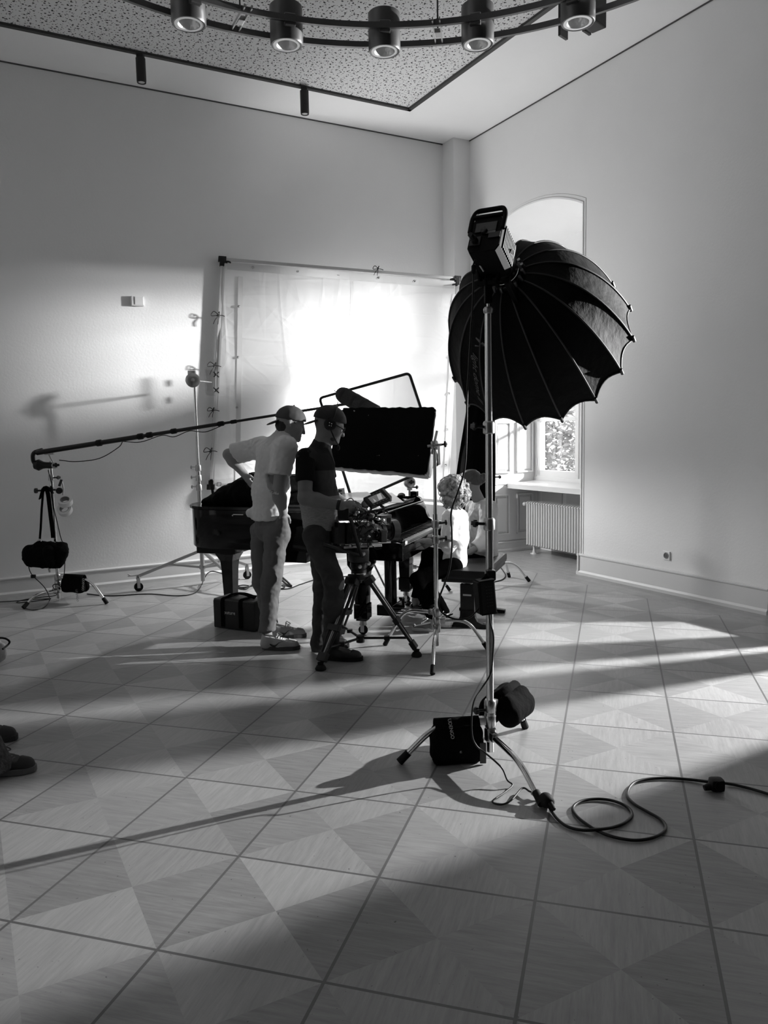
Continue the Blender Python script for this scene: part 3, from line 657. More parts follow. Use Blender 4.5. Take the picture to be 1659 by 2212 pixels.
m = MB(); m.tube(bent([LP(88, 1008), LP(72, 1000), LP(70, 978), LP(92, 972)], .05), .02, 10); m.build('rear_bracket', BLACKPL, st5, smooth=60)
m = MB(); m.cyl(LP(120, 1058), LP(80, 1060), .009); m.build('hanging_arm', DARKMETAL, st5)
m = MB(); m.lathe(LP(80, 1060), (-1, 0, 0), [(0, .012), (0, .025), (.02, .025), (.022, .012)], 12); m.build('arm_knob', DARKMETAL, st5)
m = MB(); m.lathe(LP(128, 1060), (.3, -1, 0), [(-.03, .02), (-.028, .03), (.02, .03), (.024, .02)], 14); m.cyl(LP(128, 1050, 7.37), LP(133, 1036, 7.37), .012); m.build('side_clamp', DARKMETAL, st5)
m = MB(); m.tube(arc([LP(134, 1040), LP(137, 1055), LP(136, 1070), LP(139, 1080)], 6), .006, 8); m.build('hook', STEEL, st5)
# tape rolls hung on the hook
TAPE = mat('white_tape', .72, .5)
for (x, y, lab) in ((141, 1083, 'white tape roll hanging on the boom stand, upper one'), (140, 1101, 'white tape roll hanging on the boom stand, lower one')):
    c = LP(x, y, 7.36); axv = Vector((.1, -.62, .78)).normalized() if y < 1090 else Vector((.05, -.8, .6)).normalized()
    t = thing('tape_roll', lab, 'tape', c, 'tape rolls on the boom stand')
    m = MB(); m.lathe(c, axv, [(-.025, .042), (-.025, .066), (.025, .066), (.025, .042), (-.025, .042)], 28, False); m.build('tape', TAPE, t, smooth=40)
    m = MB(); m.lathe(c, axv, [(-.0255, .038), (-.0255, .043), (.0255, .043), (.0255, .038), (-.0255, .038)], 28, False); m.build('core', mat('card_core', .25, .8), t, smooth=40)
# --- boom pole and microphone
BA, BB = P(80, 978, 7.36), P(752, 872, 6.55); bd = (BB - BA).normalized()
t = thing('boom_pole', 'long black boom pole reaching from the left stand towards the piano', 'boom pole', BA)
Lb = (BB - BA).length
m = MB(); m.tube([BA, BA + bd * Lb * .36], [.024, .022], 14); m.build('grip_tube', BLACKPL, t, smooth=60)
m = MB(); m.tube([BA + bd * Lb * .35, BA + bd * Lb * .62], .0165, 14); m.build('middle_tube', BLACKPL, t, smooth=60)
m = MB(); m.tube([BA + bd * Lb * .61, BB], .0115, 12); m.build('front_tube', BLACKPL, t, smooth=60)
for f, r in ((.22, .030), (.36, .028), (.39, .026), (.47, .024), (.62, .022), (.66, .017)):
    m = MB(); m.lathe(BA + bd * (Lb * f - .03), bd, [(0, r * .8), (.008, r), (.05, r), (.06, r * .8)], 14); m.build('locking_collar', RUBBER, t, smooth=40)
cb = [BA + bd * Lb * .30 + V(0, 0, -.02), LP(255, 967, 7.2), LP(215, 990, 7.3), LP(165, 997, 7.33), LP(128, 994, 7.35)]
m = MB(); m.tube(arc(cb, 10), .0045, 6); m.tube(arc([BA + bd * Lb * f + V(0, 0, -.02 - .03 * (k % 2)) for k, f in enumerate((.3, .36, .43, .47, .52, .57, .62))], 6), .004, 6); m.build('cable', CABLE, t)
t = thing('microphone_windshield', 'black mesh microphone windshield tilted over the black board', 'microphone', BB)
c0, c1 = P(741, 853, 6.5), P(812, 893, 6.35); d = (c1 - c0).normalized(); Lw = (c1 - c0).length
MESHM = mat('windshield_mesh', .03, .8, bump=(90, .9, .01))
m = MB(); R_ = .064; prof = [(-R_ * math.cos(a), R_ * math.sin(a)) for a in [math.pi / 2 * k / 8 for k in range(9)]] + [(Lw * k / 10, R_) for k in range(1, 11)] + [(Lw + R_ * math.sin(a), R_ * math.cos(a)) for a in [math.pi / 2 * k / 6 for k in range(1, 7)]]
m.lathe(c0, d, prof, 26); m.build('basket', MESHM, t, smooth=60)
u_ = d.orthogonal().normalized(); v_ = d.cross(u_); m = MB()
for k in range(20):
    a = 2 * math.pi * k / 20; e = u_ * math.cos(a) + v_ * math.sin(a); m.tube([c0 + d * (Lw * q / 6) + e * (R_ + .001) for q in range(7)], .0016, 4)
m.build('cage_rib', BLACKPL, t); bpy.data.objects['cage_rib']['kind'] = 'stuff'
for q in (.02, .35, .6):
    m = MB(); m.lathe(c0 + d * (Lw * q), d, [(0, R_ + .001), (0, R_ + .004), (.02, R_ + .004), (.02, R_ + .001)], 26, False); m.build('band', BLACKPL, t, smooth=40)
m = MB(); m.box(c0 + d * .16 + V(0, 0, -.085), (.05, .04, .06), bev=.006); m.cyl(c0 + d * .16 + V(0, 0, -.07), BB, .011); m.build('mount', BLACKPL, t)
m = MB(); m.tube(arc([c0 + d * .05 + V(0, 0, -.06), P(735, 862, 6.5), P(729, 872, 6.5), P(731, 884, 6.52)], 8), .003, 6); m.cyl(c0 - d * .06, c0 - d * .085 + V(-.01, 0, -.003), .004, seg=6); m.build('cable', CABLE, t)
# --- recorder bag hung from the boom stand
bc = LP(98, 1198, 7.28); t = thing('recorder_bag', 'black sound recorder bag hanging by its strap from the left stand', 'bag', bc)
rn = lambda p: .012 * noise.noise(p * 14) + .006 * noise.noise(p * 40)
soft('bag_body', [('c', LP(70, 1196, 7.28), LP(128, 1192, 7.28), .088, .085), ('c', LP(72, 1206, 7.28), LP(120, 1212, 7.28), .085, .075), ('c', LP(84, 1182, 7.28), LP(132, 1184, 7.28), .05, .05)], BLACKFAB, t, vox=.009, k=.05, disp=rn)
soft('front_pouch', [('c', LP(104, 1190, 7.2), LP(110, 1212, 7.2), .05, .045), ('e', LP(108, 1222, 7.2), (.03, .03, .03))], BLACKFAB, t, vox=.008, k=.03, disp=rn)
m = MB(); m.ribbon([LP(97, 1052, 7.40), LP(93, 1064, 7.38), LP(90, 1100, 7.33), LP(88, 1140, 7.28), LP(86, 1164, 7.28)], (1, -.2, 0), .022, .004); m.build('strap', BLACKFAB, t)
m = MB(); m.ribbon([LP(100, 1052, 7.40), LP(104, 1068, 7.38), LP(109, 1110, 7.33), LP(114, 1150, 7.28), LP(115, 1162, 7.28)], (1, -.2, 0), .042, .006); m.build('shoulder_strap', BLACKFAB, t)
m = MB(); m.ribbon([LP(86, 1078, 7.36), LP(91, 1058, 7.36), LP(97, 1051, 7.40), LP(106, 1053, 7.36), LP(114, 1066, 7.36)], (.2, -1, 0), .07, .008); m.build('shoulder_pad', BLACKFAB, t)
for x, y in ((85, 1170), (116, 1174)):
    m = MB(); c = LP(x, y, 7.27); m.tube([c + V(.018 * math.cos(k * .524), 0, .018 * math.sin(k * .524)) for k in range(12)], .003, 6, closed=True); m.build('strap_ring', STEEL, t, smooth=60)
m = MB(); m.tube(arc([LP(92, 1176), LP(98, 1170), LP(104, 1176), LP(110, 1169), LP(116, 1180)], 8), .003, 6); m.build('top_cable', CABLE, t)
for x, y in ((72, 1219), (86, 1222)):
    m = MB(); c = LP(x, y, 7.25); m.tube([c + V(.012 * math.cos(k * .524), 0, .012 * math.sin(k * .524)) for k in range(12)], .002, 6, closed=True); m.build('lower_ring', STEEL, t, smooth=60)
m = MB(); m.cyl(LP(106, 1226, 7.22), LP(108, 1236, 7.22), .012, .01); m.build('connector', STEEL, t); m = MB(); m.cyl(LP(58, 1208, 7.26), LP(52, 1214, 7.26), .01); m.build('connector', STEEL, t)
t = thing('bag_cable', 'thin black cable looping from the recorder bag down to the floor', 'cable', LP(60, 1215))
pts = [LP(60, 1213, 7.25), LP(64, 1232, 7.22), LP(72, 1245, 7.2), LP(88, 1260, 7.15), LP(100, 1275, 7.1), PZ(107, 1296, .01), PZ(95, 1312, .006), PZ(70, 1318, .006), PZ(50, 1312, .006)]
m = MB(); m.tube(arc(pts, 10), .0045, 6); m.build('cable', CABLE, t, smooth=60)
m = MB(); m.box(LP(72, 1245, 7.2), (.04, .035, .032), bev=.008); m.build('ferrite', RUBBER, t)
t = thing('stand_cable', 'black cable running down the boom stand column and along the wall floor', 'cable', LP(128, 1250))
pts = [LP(104, 1015, 7.36), LP(112, 1050, 7.37), LP(116, 1095, 7.37), LP(124, 1130, 7.38), LP(131, 1160, 7.38), LP(139, 1185, 7.38), LP(140, 1220, 7.38), LP(138, 1245, 7.36), LP(134, 1268, 7.34), LP(124, 1262, 7.36), LP(114, 1266, 7.36), PZ(122, 1285, .03), PZ(90, 1290, .006), PZ(45, 1297, .006), PZ(42, 1302, .006), PZ(110, 1293, .006), PZ(0, 1300, .006), PZ(-40, 1299, .006)]
m = MB(); m.tube(arc(pts, 8), .0045, 6); m.build('cable', CABLE, t, smooth=60)
# --- sandbags
def sandbag(label, c, u, drop, wid, th, text=None, group='sandbags on stand legs', tilt=0.0):
    """saddle bag over a leg: c = point on the leg, u = leg direction"""
    u = Vector(u).normalized(); n = u.cross(V(0, 0, 1)).normalized(); t = thing('sandbag', label, 'sandbag', c, group)
    d_ = lambda p: .006 * noise.noise(p * 20)
    for s in (-1, 1):
        top = c + n * (s * .022) + V(0, 0, .005); bot = c + n * (s * (.03 + tilt)) - V(0, 0, drop)
        soft('pouch', [('c', top - u * wid * .42 - V(0, 0, .05), top + u * wid * .42 - V(0, 0, .05), .026, .026, V(0, 0, 1), 1.6), ('c', bot - u * wid * .40 + V(0, 0, .05), bot + u * wid * .40 + V(0, 0, .05), th, th, V(0, 0, 1), 1.1), ('c', (top + bot) / 2 - u * wid * .41, (top + bot) / 2 + u * wid * .41, th * .95, th * .95, V(0, 0, 1), 1.5)], BLACKFAB, t, vox=.008, k=.03, disp=d_)
    m = MB(); rows = []
    for k in range(9):
        a = math.pi * k / 8; e = n * (.036 * math.cos(a)) + V(0, 0, .018 + .012 * math.sin(a) - .03 * (1 - math.sin(a)))
        rows.append([c + e - u * wid * .48, c + e + u * wid * .48])
    m.grid(rows); o = m.build('saddle', BLACKFAB, t, smooth=60)
    md = o.modifiers.new('thickness', 'SOLIDIFY'); md.thickness = .008
    return t, n
LETTER = mat('grey_lettering', .5, .6); LETTER2 = mat('faint_lettering', .16, .6)
# foreground stand: left leg
u = V(-.42, -.05).normalized(); cc = P(986, 1562, 3.60); sb, n = sandbag('black sandbag with lettering on the left leg of the softbox stand', cc, u, .20, .225, .034)
nn = n if n.y < 0 else -n
place_text('lettering', 'UDENGO', .0235, P(967, 1553, 3.53), V(.16, 0, -.985), V(.985, 0, .16), LETTER, sb)
place_text('lettering', 'U', .014, P(993, 1623, 3.52), V(.2, 0, -.98), V(.98, 0, .2), LETTER, sb)
m = MB(); m.box(cc + V(.12, -.05, -.13), (.03, .012, .1), bev=.004); m.build('webbing', mat('webbing_grey', .06, .8), sb)
# foreground stand: rear leg, seen end on
u = V(.23, .36).normalized(); sandbag('black sandbag slung on the rear leg of the softbox stand', V(BX, BY, .27) + u * .20, u, .13, .22, .05, tilt=.03)
# boom stand: right leg
u = V(.51, -.17).normalized(); cc = V(LX, LY, .245) + u * .20; sb, n = sandbag('black sandbag on the right leg of the boom stand', cc, u, .155, .23, .034)
place_text('lettering', 'UDENGO', .028, P(178, 1249, 7.24), V(-.1, 0, -1), V(1, 0, -.1), LETTER, sb); place_text('lettering', 'UDENGO', .028, P(163, 1273, 7.24), V(.05, 0, -1), V(1, 0, .05), LETTER2, sb)
# --- roller stand carrying the white cloth
RX, RY = -1.93, 8.13
t = thing('roller_stand', 'chrome wheeled stand at the left edge of the white cloth', 'stand', (RX, RY, 0))
cast = [V(-2.523, 7.842), V(-1.509, 8.40), V(-1.50, 7.60)]
for c in cast:
    d = (c - V(RX, RY)).normalized(); e = c + V(0, 0, .155); sd = d.cross(V(0, 0, 1)); m = MB()
    q0 = V(RX, RY, .36) + d * .03; L0 = (e - q0); ax3 = (L0.normalized(), L0.normalized().cross(V(0, 0, 1)).normalized(), L0.normalized().cross(L0.normalized().cross(V(0, 0, 1)).normalized()))
    m.box(q0 + L0 / 2, (L0.length, .026, .03), ax3, bev=.003); lg = m.build('leg', STEEL, t)
    m = MB(); q1 = V(RX, RY, .19) + d * .03; q2 = q0 + L0 * .52; Lb_ = q2 - q1; a3 = (Lb_.normalized(), Lb_.normalized().cross(V(0, 0, 1)).normalized(), Lb_.normalized().cross(Lb_.normalized().cross(V(0, 0, 1)).normalized())); m.box(q1 + Lb_ / 2, (Lb_.length, .02, .024), a3, bev=.003); m.build('brace', STEEL, lg)
    m = MB(); m.lathe(c + V(0, 0, .045) - sd * .014, sd, [(0, .02), (0, .042), (.004, .045), (.024, .045), (.028, .042), (.028, .02)], 20); wh = m.build('wheel', RUBBER, lg, smooth=40)
    m = MB()
    for k in (-1, 1): m.box(c + V(0, 0, .085) + sd * (.021 * k), (.03, .004, .10), (d, sd, V(0, 0, 1)))
    m.cyl(c + V(0, 0, .125), c + V(0, 0, .17), .022, .016); m.box(c + V(0, 0, .165) + d * .045, (.11, .03, .008), (d, sd, V(0, 0, 1)), bev=.002); m.cyl(c + V(0, 0, .165) + d * .07, c + V(0, 0, .19) + d * .10, .006); m.build('caster_fork', STEEL, lg)
m = MB(); m.cyl((RX, RY, .04), (RX, RY, 1.02), .0225, seg=20); m.build('column', STEEL, t, smooth=60)
m = MB(); m.cyl((RX, RY, 1.0), (RX, RY, 1.25), .020, seg=20); m.build('riser', CHROME, t, smooth=60)
m = MB(); m.cyl((RX, RY, 1.2), (RX, RY, 2.10), .0155, seg=20); m.build('riser', CHROME, t, smooth=60)
for z in (.36, .19):
    m = MB(); m.lathe((RX, RY, z - .025), (0, 0, 1), [(0, .026), (.004, .033), (.046, .033), (.05, .026)], 18); m.build('leg_collar', STEEL, t, smooth=40)
for z in (1.03, 1.13, 1.235):
    m = MB(); m.lathe((RX, RY, z - .035), (0, 0, 1), [(0, .024), (.006, .031), (.06, .03), (.07, .022)], 18); c = m.build('collar', STEEL, t, smooth=40)
    m = MB(); knob(m, V(RX - .025, RY - .01, z + .01), V(-1, -.25, 0), .04, .05); m.build('clamp_knob', STEEL, c)
gh = V(RX - .01, RY - .03, zrow(RX, RY, 822)); m = MB(); m.lathe(gh, (.25, -1, 0), [(-.03, .05), (-.026, .072), (.02, .074), (.026, .06), (.03, .02)], 30); m.box(gh + V(-.01, .02, .075), (.08, .05, .05), bev=.008); g = m.build('grip_head', STEEL, t, smooth=40)
m = MB(); m.lathe(gh + V(.01, -.035, 0), (.25, -1, 0), [(0, .02), (.012, .018), (.016, .001)], 14); m.cyl(gh, PB(456, 826, 8.30), .009); m.build('pin', STEEL, g)
# --- white cloth on its square tube frame
FTL, FTR, FBL, FBR = PB(480, 560, 8.50), PB(988, 602, 7.95), PB(455, 1052, 8.50), PB(965, 1090, 8.12)
fr_t = thing('diffusion_frame', 'large white cloth stretched on a square tube frame before the back wall', 'diffusion frame', (FBL + FBR) / 2)
def FP(u, v, off=0.0):   # u along the top edge, v downwards
    a = FTL.lerp(FTR, u); b = FBL.lerp(FBR, u); n = (FTR - FTL).cross(FBL - FTL).normalized()
    if n.y > 0: n = -n
    return a.lerp(b, v) + n * off
FU = (FTR - FTL).normalized(); FV = (FBL - FTL).normalized(); FN = FU.cross(FV).normalized()
TUBEM = mat('frame_tube', .55, .4, .0)
for nme, a, b in (('top_tube', FTL, FTR), ('bottom_tube', FBL, FBR), ('left_tube', FTL, FBL), ('right_tube', FTR, FBR)):
    m = MB(); d = (b - a).normalized(); s_ = d.cross(FN).normalized(); m.box((a + b) / 2, ((b - a).length, .034, .034), (d, s_, FN), bev=.004); m.build(nme, TUBEM, fr_t)
for c in (FTL, FTR, FBL, FBR):
    m = MB(); m.box(c, (.085, .06, .05), (FU, FV, FN), bev=.005); m.box(c + FV * .03 * (1 if c in (FTL, FTR) else -1), (.05, .09, .052), (FU, FV, FN), bev=.005); m.build('corner_bracket', DARKMETAL, fr_t)
def cloth_material():
    m = bpy.data.materials.new('silk_cloth'); m.use_nodes = True; nt = m.node_tree; nt.nodes.clear(); L = nt.links
    out = nt.nodes.new('ShaderNodeOutputMaterial'); mx = nt.nodes.new('ShaderNodeMixShader'); d = nt.nodes.new('ShaderNodeBsdfDiffuse'); t = nt.nodes.new('ShaderNodeBsdfTranslucent')
    d.inputs[0].default_value = (.86, .86, .86, 1); t.inputs[0].default_value = (.88, .88, .88, 1); mx.inputs[0].default_value = .5
    g = nt.nodes.new('ShaderNodeNewGeometry'); mp = nt.nodes.new('ShaderNodeMapping'); mp.inputs['Rotation'].default_value = (0, 0, -TH); L.new(g.outputs['Position'], mp.inputs[0])
    # soft creases: stretched ridged noise in three directions
    sx = nt.nodes.new('ShaderNodeSeparateXYZ'); L.new(mp.outputs[0], sx.inputs[0]); h = None
    for ang, sc1, sc2, amt in ((0.0, .7, 4.2, .30), (1.5708, .6, 4.0, .30), (.8, 1.3, 4.5, .14), (-.7, 1.2, 4.0, .14)):
        c_, s_ = math.cos(ang), math.sin(ang); q = nt.nodes.new('ShaderNodeCombineXYZ')
        L.new(nm(nt, 'MULTIPLY', nm(nt, 'ADD', nm(nt, 'MULTIPLY', sx.outputs[0], c_), nm(nt, 'MULTIPLY', sx.outputs[2], s_)), sc1), q.inputs[0]); L.new(nm(nt, 'MULTIPLY', nm(nt, 'SUBTRACT', nm(nt, 'MULTIPLY', sx.outputs[2], c_), nm(nt, 'MULTIPLY', sx.outputs[0], s_)), sc2), q.inputs[1]); q.inputs[2].default_value = ang * 7
        nz = nt.nodes.new('ShaderNodeTexNoise'); nz.inputs['Scale'].default_value = 1.0; nz.inputs['Detail'].default_value = 1.5; L.new(q.outputs[0], nz.inputs['Vector'])
        rd = nm(nt, 'MULTIPLY', nm(nt, 'MAXIMUM', nm(nt, 'SUBTRACT', .07, nm(nt, 'ABSOLUTE', nm(nt, 'SUBTRACT', nz.outputs['Fac'], .56))), 0.0), amt * 9)
        h = rd if h is None else nm(nt, 'ADD', h, rd)
    bp = nt.nodes.new('ShaderNodeBump'); bp.inputs['Strength'].default_value = .3; bp.inputs['Distance'].default_value = .04; L.new(h, bp.inputs['Height'])
    L.new(bp.outputs[0], d.inputs['Normal']); L.new(bp.outputs[0], t.inputs['Normal'])
    L.new(d.outputs[0], mx.inputs[1]); L.new(t.outputs[0], mx.inputs[2]); L.new(mx.outputs[0], out.inputs[0]); return m
SILK = cloth_material()
def wrinkle(u, v):
    p = V(u * 3, v * 3)
    w_ = .012 * noise.noise(p * 1.2) + .006 * noise.noise(V(u * 22, v * 5, 3)) * math.exp(-u * 14) + .006 * noise.noise(V(u * 22, v * 6, 9)) * math.exp(-(1 - u) * 14)
    w_ += .007 * noise.noise(V(u * 26, v * 8, 1)) * math.exp(-v * 11) + .004 * noise.noise(V(u * 3, v * 16, 5))
    return w_
NU, NV = 150, 120
m = MB(); m.grid([[FP(.012 + .976 * i / NU, .018 + .962 * j / NV, .022 + wrinkle(i / NU, j / NV)) for j in range(NV + 1)] for i in range(NU + 1)]); o = m.build('cloth', SILK, fr_t, smooth=180)
HEM = mat('cloth_hem', .62, .8); EYELET = mat('eyelet', .5, .3, 1.0)
for nme, u0 in (('hem_tape', .062), ('hem_tape', .972)):
    m = MB(); rows = []
    for j in range(61):
        v = .07 + .91 * j / 60; uu = u0 + (.030 * v if u0 < .5 else .004); rows.append([FP(uu, v, .029 + wrinkle(uu, v)), FP(uu + .0185, v, .029 + wrinkle(uu + .0185, v))])
    m.grid(rows); m.build(nme, HEM, fr_t)
m = MB(); m.grid([[FP(.02 + .96 * i / 60, .013, .036 + .3 * wrinkle(i / 60, .0)), FP(.02 + .96 * i / 60, .045, .03 + wrinkle(i / 60, .045))] for i in range(61)]); m.build('hem_tape', HEM, fr_t)
m = MB(); m.grid([[FP(.53 + .0035 * k, .05 + .93 * j / 40, .0265 + wrinkle(.53, .05 + .93 * j / 40)) for k in range(2)] for j in range(41)]); m.build('seam', HEM, fr_t)
for (uu, vv) in ((.072, .2), (.078, .42), (.084, .64), (.09, .86), (.982, .18), (.982, .34), (.982, .5), (.982, .66), (.982, .82), (.12, .028), (.30, .028), (.47, .028), (.64, .028), (.80, .028)):
    m = MB(); c = FP(uu, vv, .034 + wrinkle(uu, vv)); m.tube([c + FU * (.012 * math.cos(k * .5236)) + FV * (.012 * math.sin(k * .5236)) for k in range(12)], .003, 6, closed=True); m.build('eyelet', EYELET, fr_t, smooth=60)
def tie(c, s=1.0, seed=0):
    r = random.Random(seed); m = MB()
    for sx in (-1, 1): m.tube(arc([c, c + FU * (-.03 * s + .03 * sx * s) - FV * .035 * s - FN * .02, c + FU * (-.055 * s + .03 * sx * s) + FV * .012 * s - FN * .02, c], 8), .004, 6)
    for sx in (-.6, .5): m.tube(arc([c, c + FU * (.03 * sx * s - .02) + FV * .05 * s - FN * .015, c + FU * (.045 * sx * s - .03) + FV * .10 * s - FN * .01], 8), .0035, 6)
    m.tube(arc([c, c + FU * .03, c + FU * .062 + FV * .008], 6), .004, 6); m.build('tie_cord', CABLE, fr_t, smooth=60)
for (uu, vv, s) in ((-.002, .245, 1), (-.006, .465, 1), (-.004, .66, .8), (-.004, .84, 1)): tie(FP(uu, vv, .03), s, int(vv * 100))
for uu in (.64,): tie(FP(uu, -.012, .02), .8, 5)
for (uu, vv) in ((.02, .015), (.975, .008), (.985, .03)):
    m = MB(); c = FP(uu, vv, .035); m.tube([c + FU * (.03 * math.cos(k * .628)) + FN * (.035 * math.sin(k * .628)) for k in range(10)], .009, 8, closed=True); m.build('rubber_cord', RUBBER, fr_t, smooth=60)
m = MB(); m.tube(arc([FTR + FV * .05, FTR + FV * .12 + FU * .01, FTR + FV * .2 + FU * .035, FTR + FV * .33 + FU * .05], 8), .006, 6); m.build('loose_strap', RUBBER, fr_t)
# clear plate and star knobs fixing the frame to the stand
pc = PB(456, 824, 8.30); CLEAR = GLASS.copy(); CLEAR.name = 'clear_plate'; CLEAR.node_tree.nodes['Mix Shader'].inputs[0].default_value = .12
m = MB(); m.box(pc, (.13, .012, .30), (FU, FN, V(0, 0, 1)), bev=.03); m.build('clear_plate', CLEAR, fr_t, smooth=40)
for y in (809, 843):
    c = PB(467, y, 8.36); m = MB()
    for k in range(4): a = math.pi / 4 + k * math.pi / 2; m.cyl(c, c + FU * (.04 * math.cos(a)) + V(0, 0, .04 * math.sin(a)), .009, .006, 8)
    m.ball(c, .014, 10); m.build('star_knob', DARKMETAL, fr_t)
m = MB(); m.ribbon([FP(.0, .965, .03), FP(.004, 1.0, .04), FP(.014, 1.06, .04), FP(.018, 1.1, .03)], FU, .03, .004); m.build('strap', BLACKFAB, fr_t)
m = MB(); c = FP(.03, .985, .035); m.tube([c + FU * (.02 * x) + FV * (.02 * y) for x, y in ((-1, -1), (1, -1), (1, 1), (-1, 1))], .004, 6, closed=True); m.build('buckle', DARKMETAL, fr_t)
# ------------------------------------------------------------------ LED head and deep octagonal softbox
HC = V(BX, BY, 2.30)                                     # yoke pivot region
sbn = Vector((.40, .76, -.50)).normalized()              # direction the light points
RINGC = P(1092, 596, 3.74); RIMC = P(1165.3, 747.4, 4.196)
sbn = (RIMC - RINGC).normalized()
su = sbn.cross(V(0, 0, 1)).normalized(); sv = su.cross(sbn).normalized()      # sideways / upwards in the head's own frame
FIX = mat('fixture_black', .004, .6, spec=.12); FIX2 = mat('fixture_panel', .02, .45); GLOSSB = mat('satin_black', .02, .25)
t = thing('led_light_head', 'black lamp head with carry handle on top of the foreground stand', 'lamp', RINGC)
REAR = RINGC - sbn * .29; ax3 = (su, sv, sbn)
m = MB(); w_, h_ = .150, .185
pr = lambda z, s=1.0: [RINGC - sbn * z + su * (w_ / 2 * s * x) + sv * (h_ / 2 * s * y) for x, y in ((-.8, -1), (.8, -1), (1, -.7), (1, .7), (.8, 1), (-.8, 1), (-1, .7), (-1, -.7))]
m.grid([pr(.29, .97), pr(.285), pr(.11), pr(.10, .96)], closed_v=True, caps=True); m.build('housing', FIX, t)
for s in (-1, 1):
    for k in range(9):
        m = MB(); m.box(RINGC - sbn * (.13 + k * .0155) + su * (s * w_ / 2), (.012, h_ * .62, .007), ax3); m.build('cooling_fin', mat('fin_grey', .03, .4), t)
m = MB(); m.lathe(RINGC - sbn * .11, sbn, [(0, .075), (.03, .078), (.075, .072), (.085, .068)], 28); m.build('front_barrel', GLOSSB, t, smooth=40)
m = MB()
hp = [REAR + su * (x * w_ / 2) + sv * y + sbn * z for x, y, z in ((-1.02, .02, .0), (-1.04, .095, .0), (-.86, .135, 0), (.86, .135, .0), (1.04, .095, 0), (1.02, .02, 0))]
m.tube(bent(hp, .03), .011, 8); m.box(REAR + sv * .098 + sbn * .0, (w_ * .95, .014, .02), ax3, bev=.003); m.build('handle', FIX, t, smooth=50)
m = MB(); m.box(REAR - sbn * .004 + sv * .035, (.10, .05, .006), ax3, bev=.002); m.build('display', mat('dark_glass', .006, .08), t)
m = MB(); m.lathe(REAR - sbn * .004 + su * -.005 + sv * .012, -sbn, [(0, .016), (.014, .015), (.016, .012), (.016, .001)], 18); m.build('dial', FIX2, t, smooth=40)
m = MB(); m.box(REAR - sbn * .004 + su * .045 + sv * -.012, (.055, .03, .004), ax3, bev=.002); m.build('socket_panel', FIX2, t)
m = MB(); m.box(REAR - sbn * .005 + su * .025 - sv * .0 + sv * .004, (.045, .011, .003), ax3); m.build('rating_plate', mat('plate_grey', .16, .5), t)
m = MB(); m.box(REAR - sbn * .004 - su * .04 - sv * .035, (.05, .045, .004), ax3, bev=.002); m.build('power_inlet', FIX2, t)
m = MB(); m.lathe(REAR - sbn * .004 - su * .04 - sv * .035, -sbn - sv * .2, [(0, .016), (.03, .016), (.034, .012), (.06, .011)], 14); m.build('power_plug', BLACKPL, t, smooth=40)
# yoke down to the stand
YK = V(BX, BY, 2.19); m = MB(); piv = RINGC - sbn * .17
for s in (-1, 1):
    a = piv + su * (s * (w_ / 2 + .012)); b = YK + su * (s * .035) + V(0, 0, .05)
    d = (b - a).normalized(); e = d.cross(su).normalized(); m.box((a + b) / 2, ((b - a).length, .010, .04), (d, su, e), bev=.003)
m.box(YK + V(0, 0, .05), (.10, .04, .02), (su, su.cross(V(0, 0, 1)), V(0, 0, 1)), bev=.004); m.build('yoke', FIX, t)
m = MB(); m.box(YK + V(0, 0, .02), (.034, .04, .12), bev=.006); m.build('stand_socket', FIX, t)
m = MB(); m.box(YK + su * .10 - V(0, 0, -.03) + sbn * .05, (.025, .028, .17), (su, sv, sbn), bev=.005); m.build('tilt_lever', FIX, t)
m = MB(); m.cyl(P(1030, 562, 3.56), P(1045, 586, 3.58), .005, seg=8); m.build('chrome_lever', CHROME, t)
# softbox
t = thing('softbox', 'large black umbrella-shaped softbox with lettering on the foreground stand', 'softbox', RINGC)
SBM = mat('softbox_fabric', .005, .72, spec=.16, bump=(18, .35, .02)); SEAM = mat('seam_piping', .055, .6); SILVER = mat('silver_lining', .75, .3, .7, bump=(30, .5, .01))
NR, DEPTH, RR = 16, (RIMC - RINGC).length, .4826
def sprof(v):            # ribs bow outwards from the ring to the rim
    th_ = v * 1.30
    r = .085 + (RR - .085) * (math.sin(th_) / math.sin(1.30)); z = DEPTH * (1 - math.cos(th_)) / (1 - math.cos(1.30))
    return r, z
def spt(a, v, off=0.0):
    """a in rib units; panels hang flat and a little slack between ribs"""
    k = a - math.floor(a); c = math.cos(math.pi / NR); half = abs(k - .5) * 2
    flat = c / math.cos((k - .5) * 2 * math.pi / NR); r, z = sprof(v)
    sag = 1 - (1 - flat) * 1.0 - .030 * (1 - half ** 2) * (v ** .8)
    rim = .055 * (1 - half ** 2) * max(0, (v - .75) / .25) ** 2       # scalloped rim
    an = 2 * math.pi * (a - .0134) / NR; r2 = r * sag + off
    return RINGC + sbn * (z - rim * DEPTH * 1.3) + su * (r2 * math.cos(an)) + sv * (r2 * math.sin(an))
SUB = 8
for nme, mt, off in (('outer_shell', SBM, 0.0), ('inner_lining', SILVER, -.006)):
    m = MB(); m.grid([[spt(i / SUB, v / 22, off) for v in range(23)] for i in range(NR * SUB)], closed_u=True); m.build(nme, mt, t, smooth=35)
for i in range(NR):
    m = MB(); m.tube([spt(i, v / 22, .003) for v in range(23)], .0042, 6); rb = m.build('rib_seam', SEAM, t, smooth=60)
    m = MB(); e = spt(i, 1, .004); m.cyl(e - sbn * .03, e + sbn * .012, .007, .009, 8); m.build('rib_tip', BLACKPL, rb)
m = MB(); m.tube([spt(i / SUB, 1.0) for i in range(NR * SUB)], .005, 6, closed=True); m.build('rim_piping', SEAM, t)
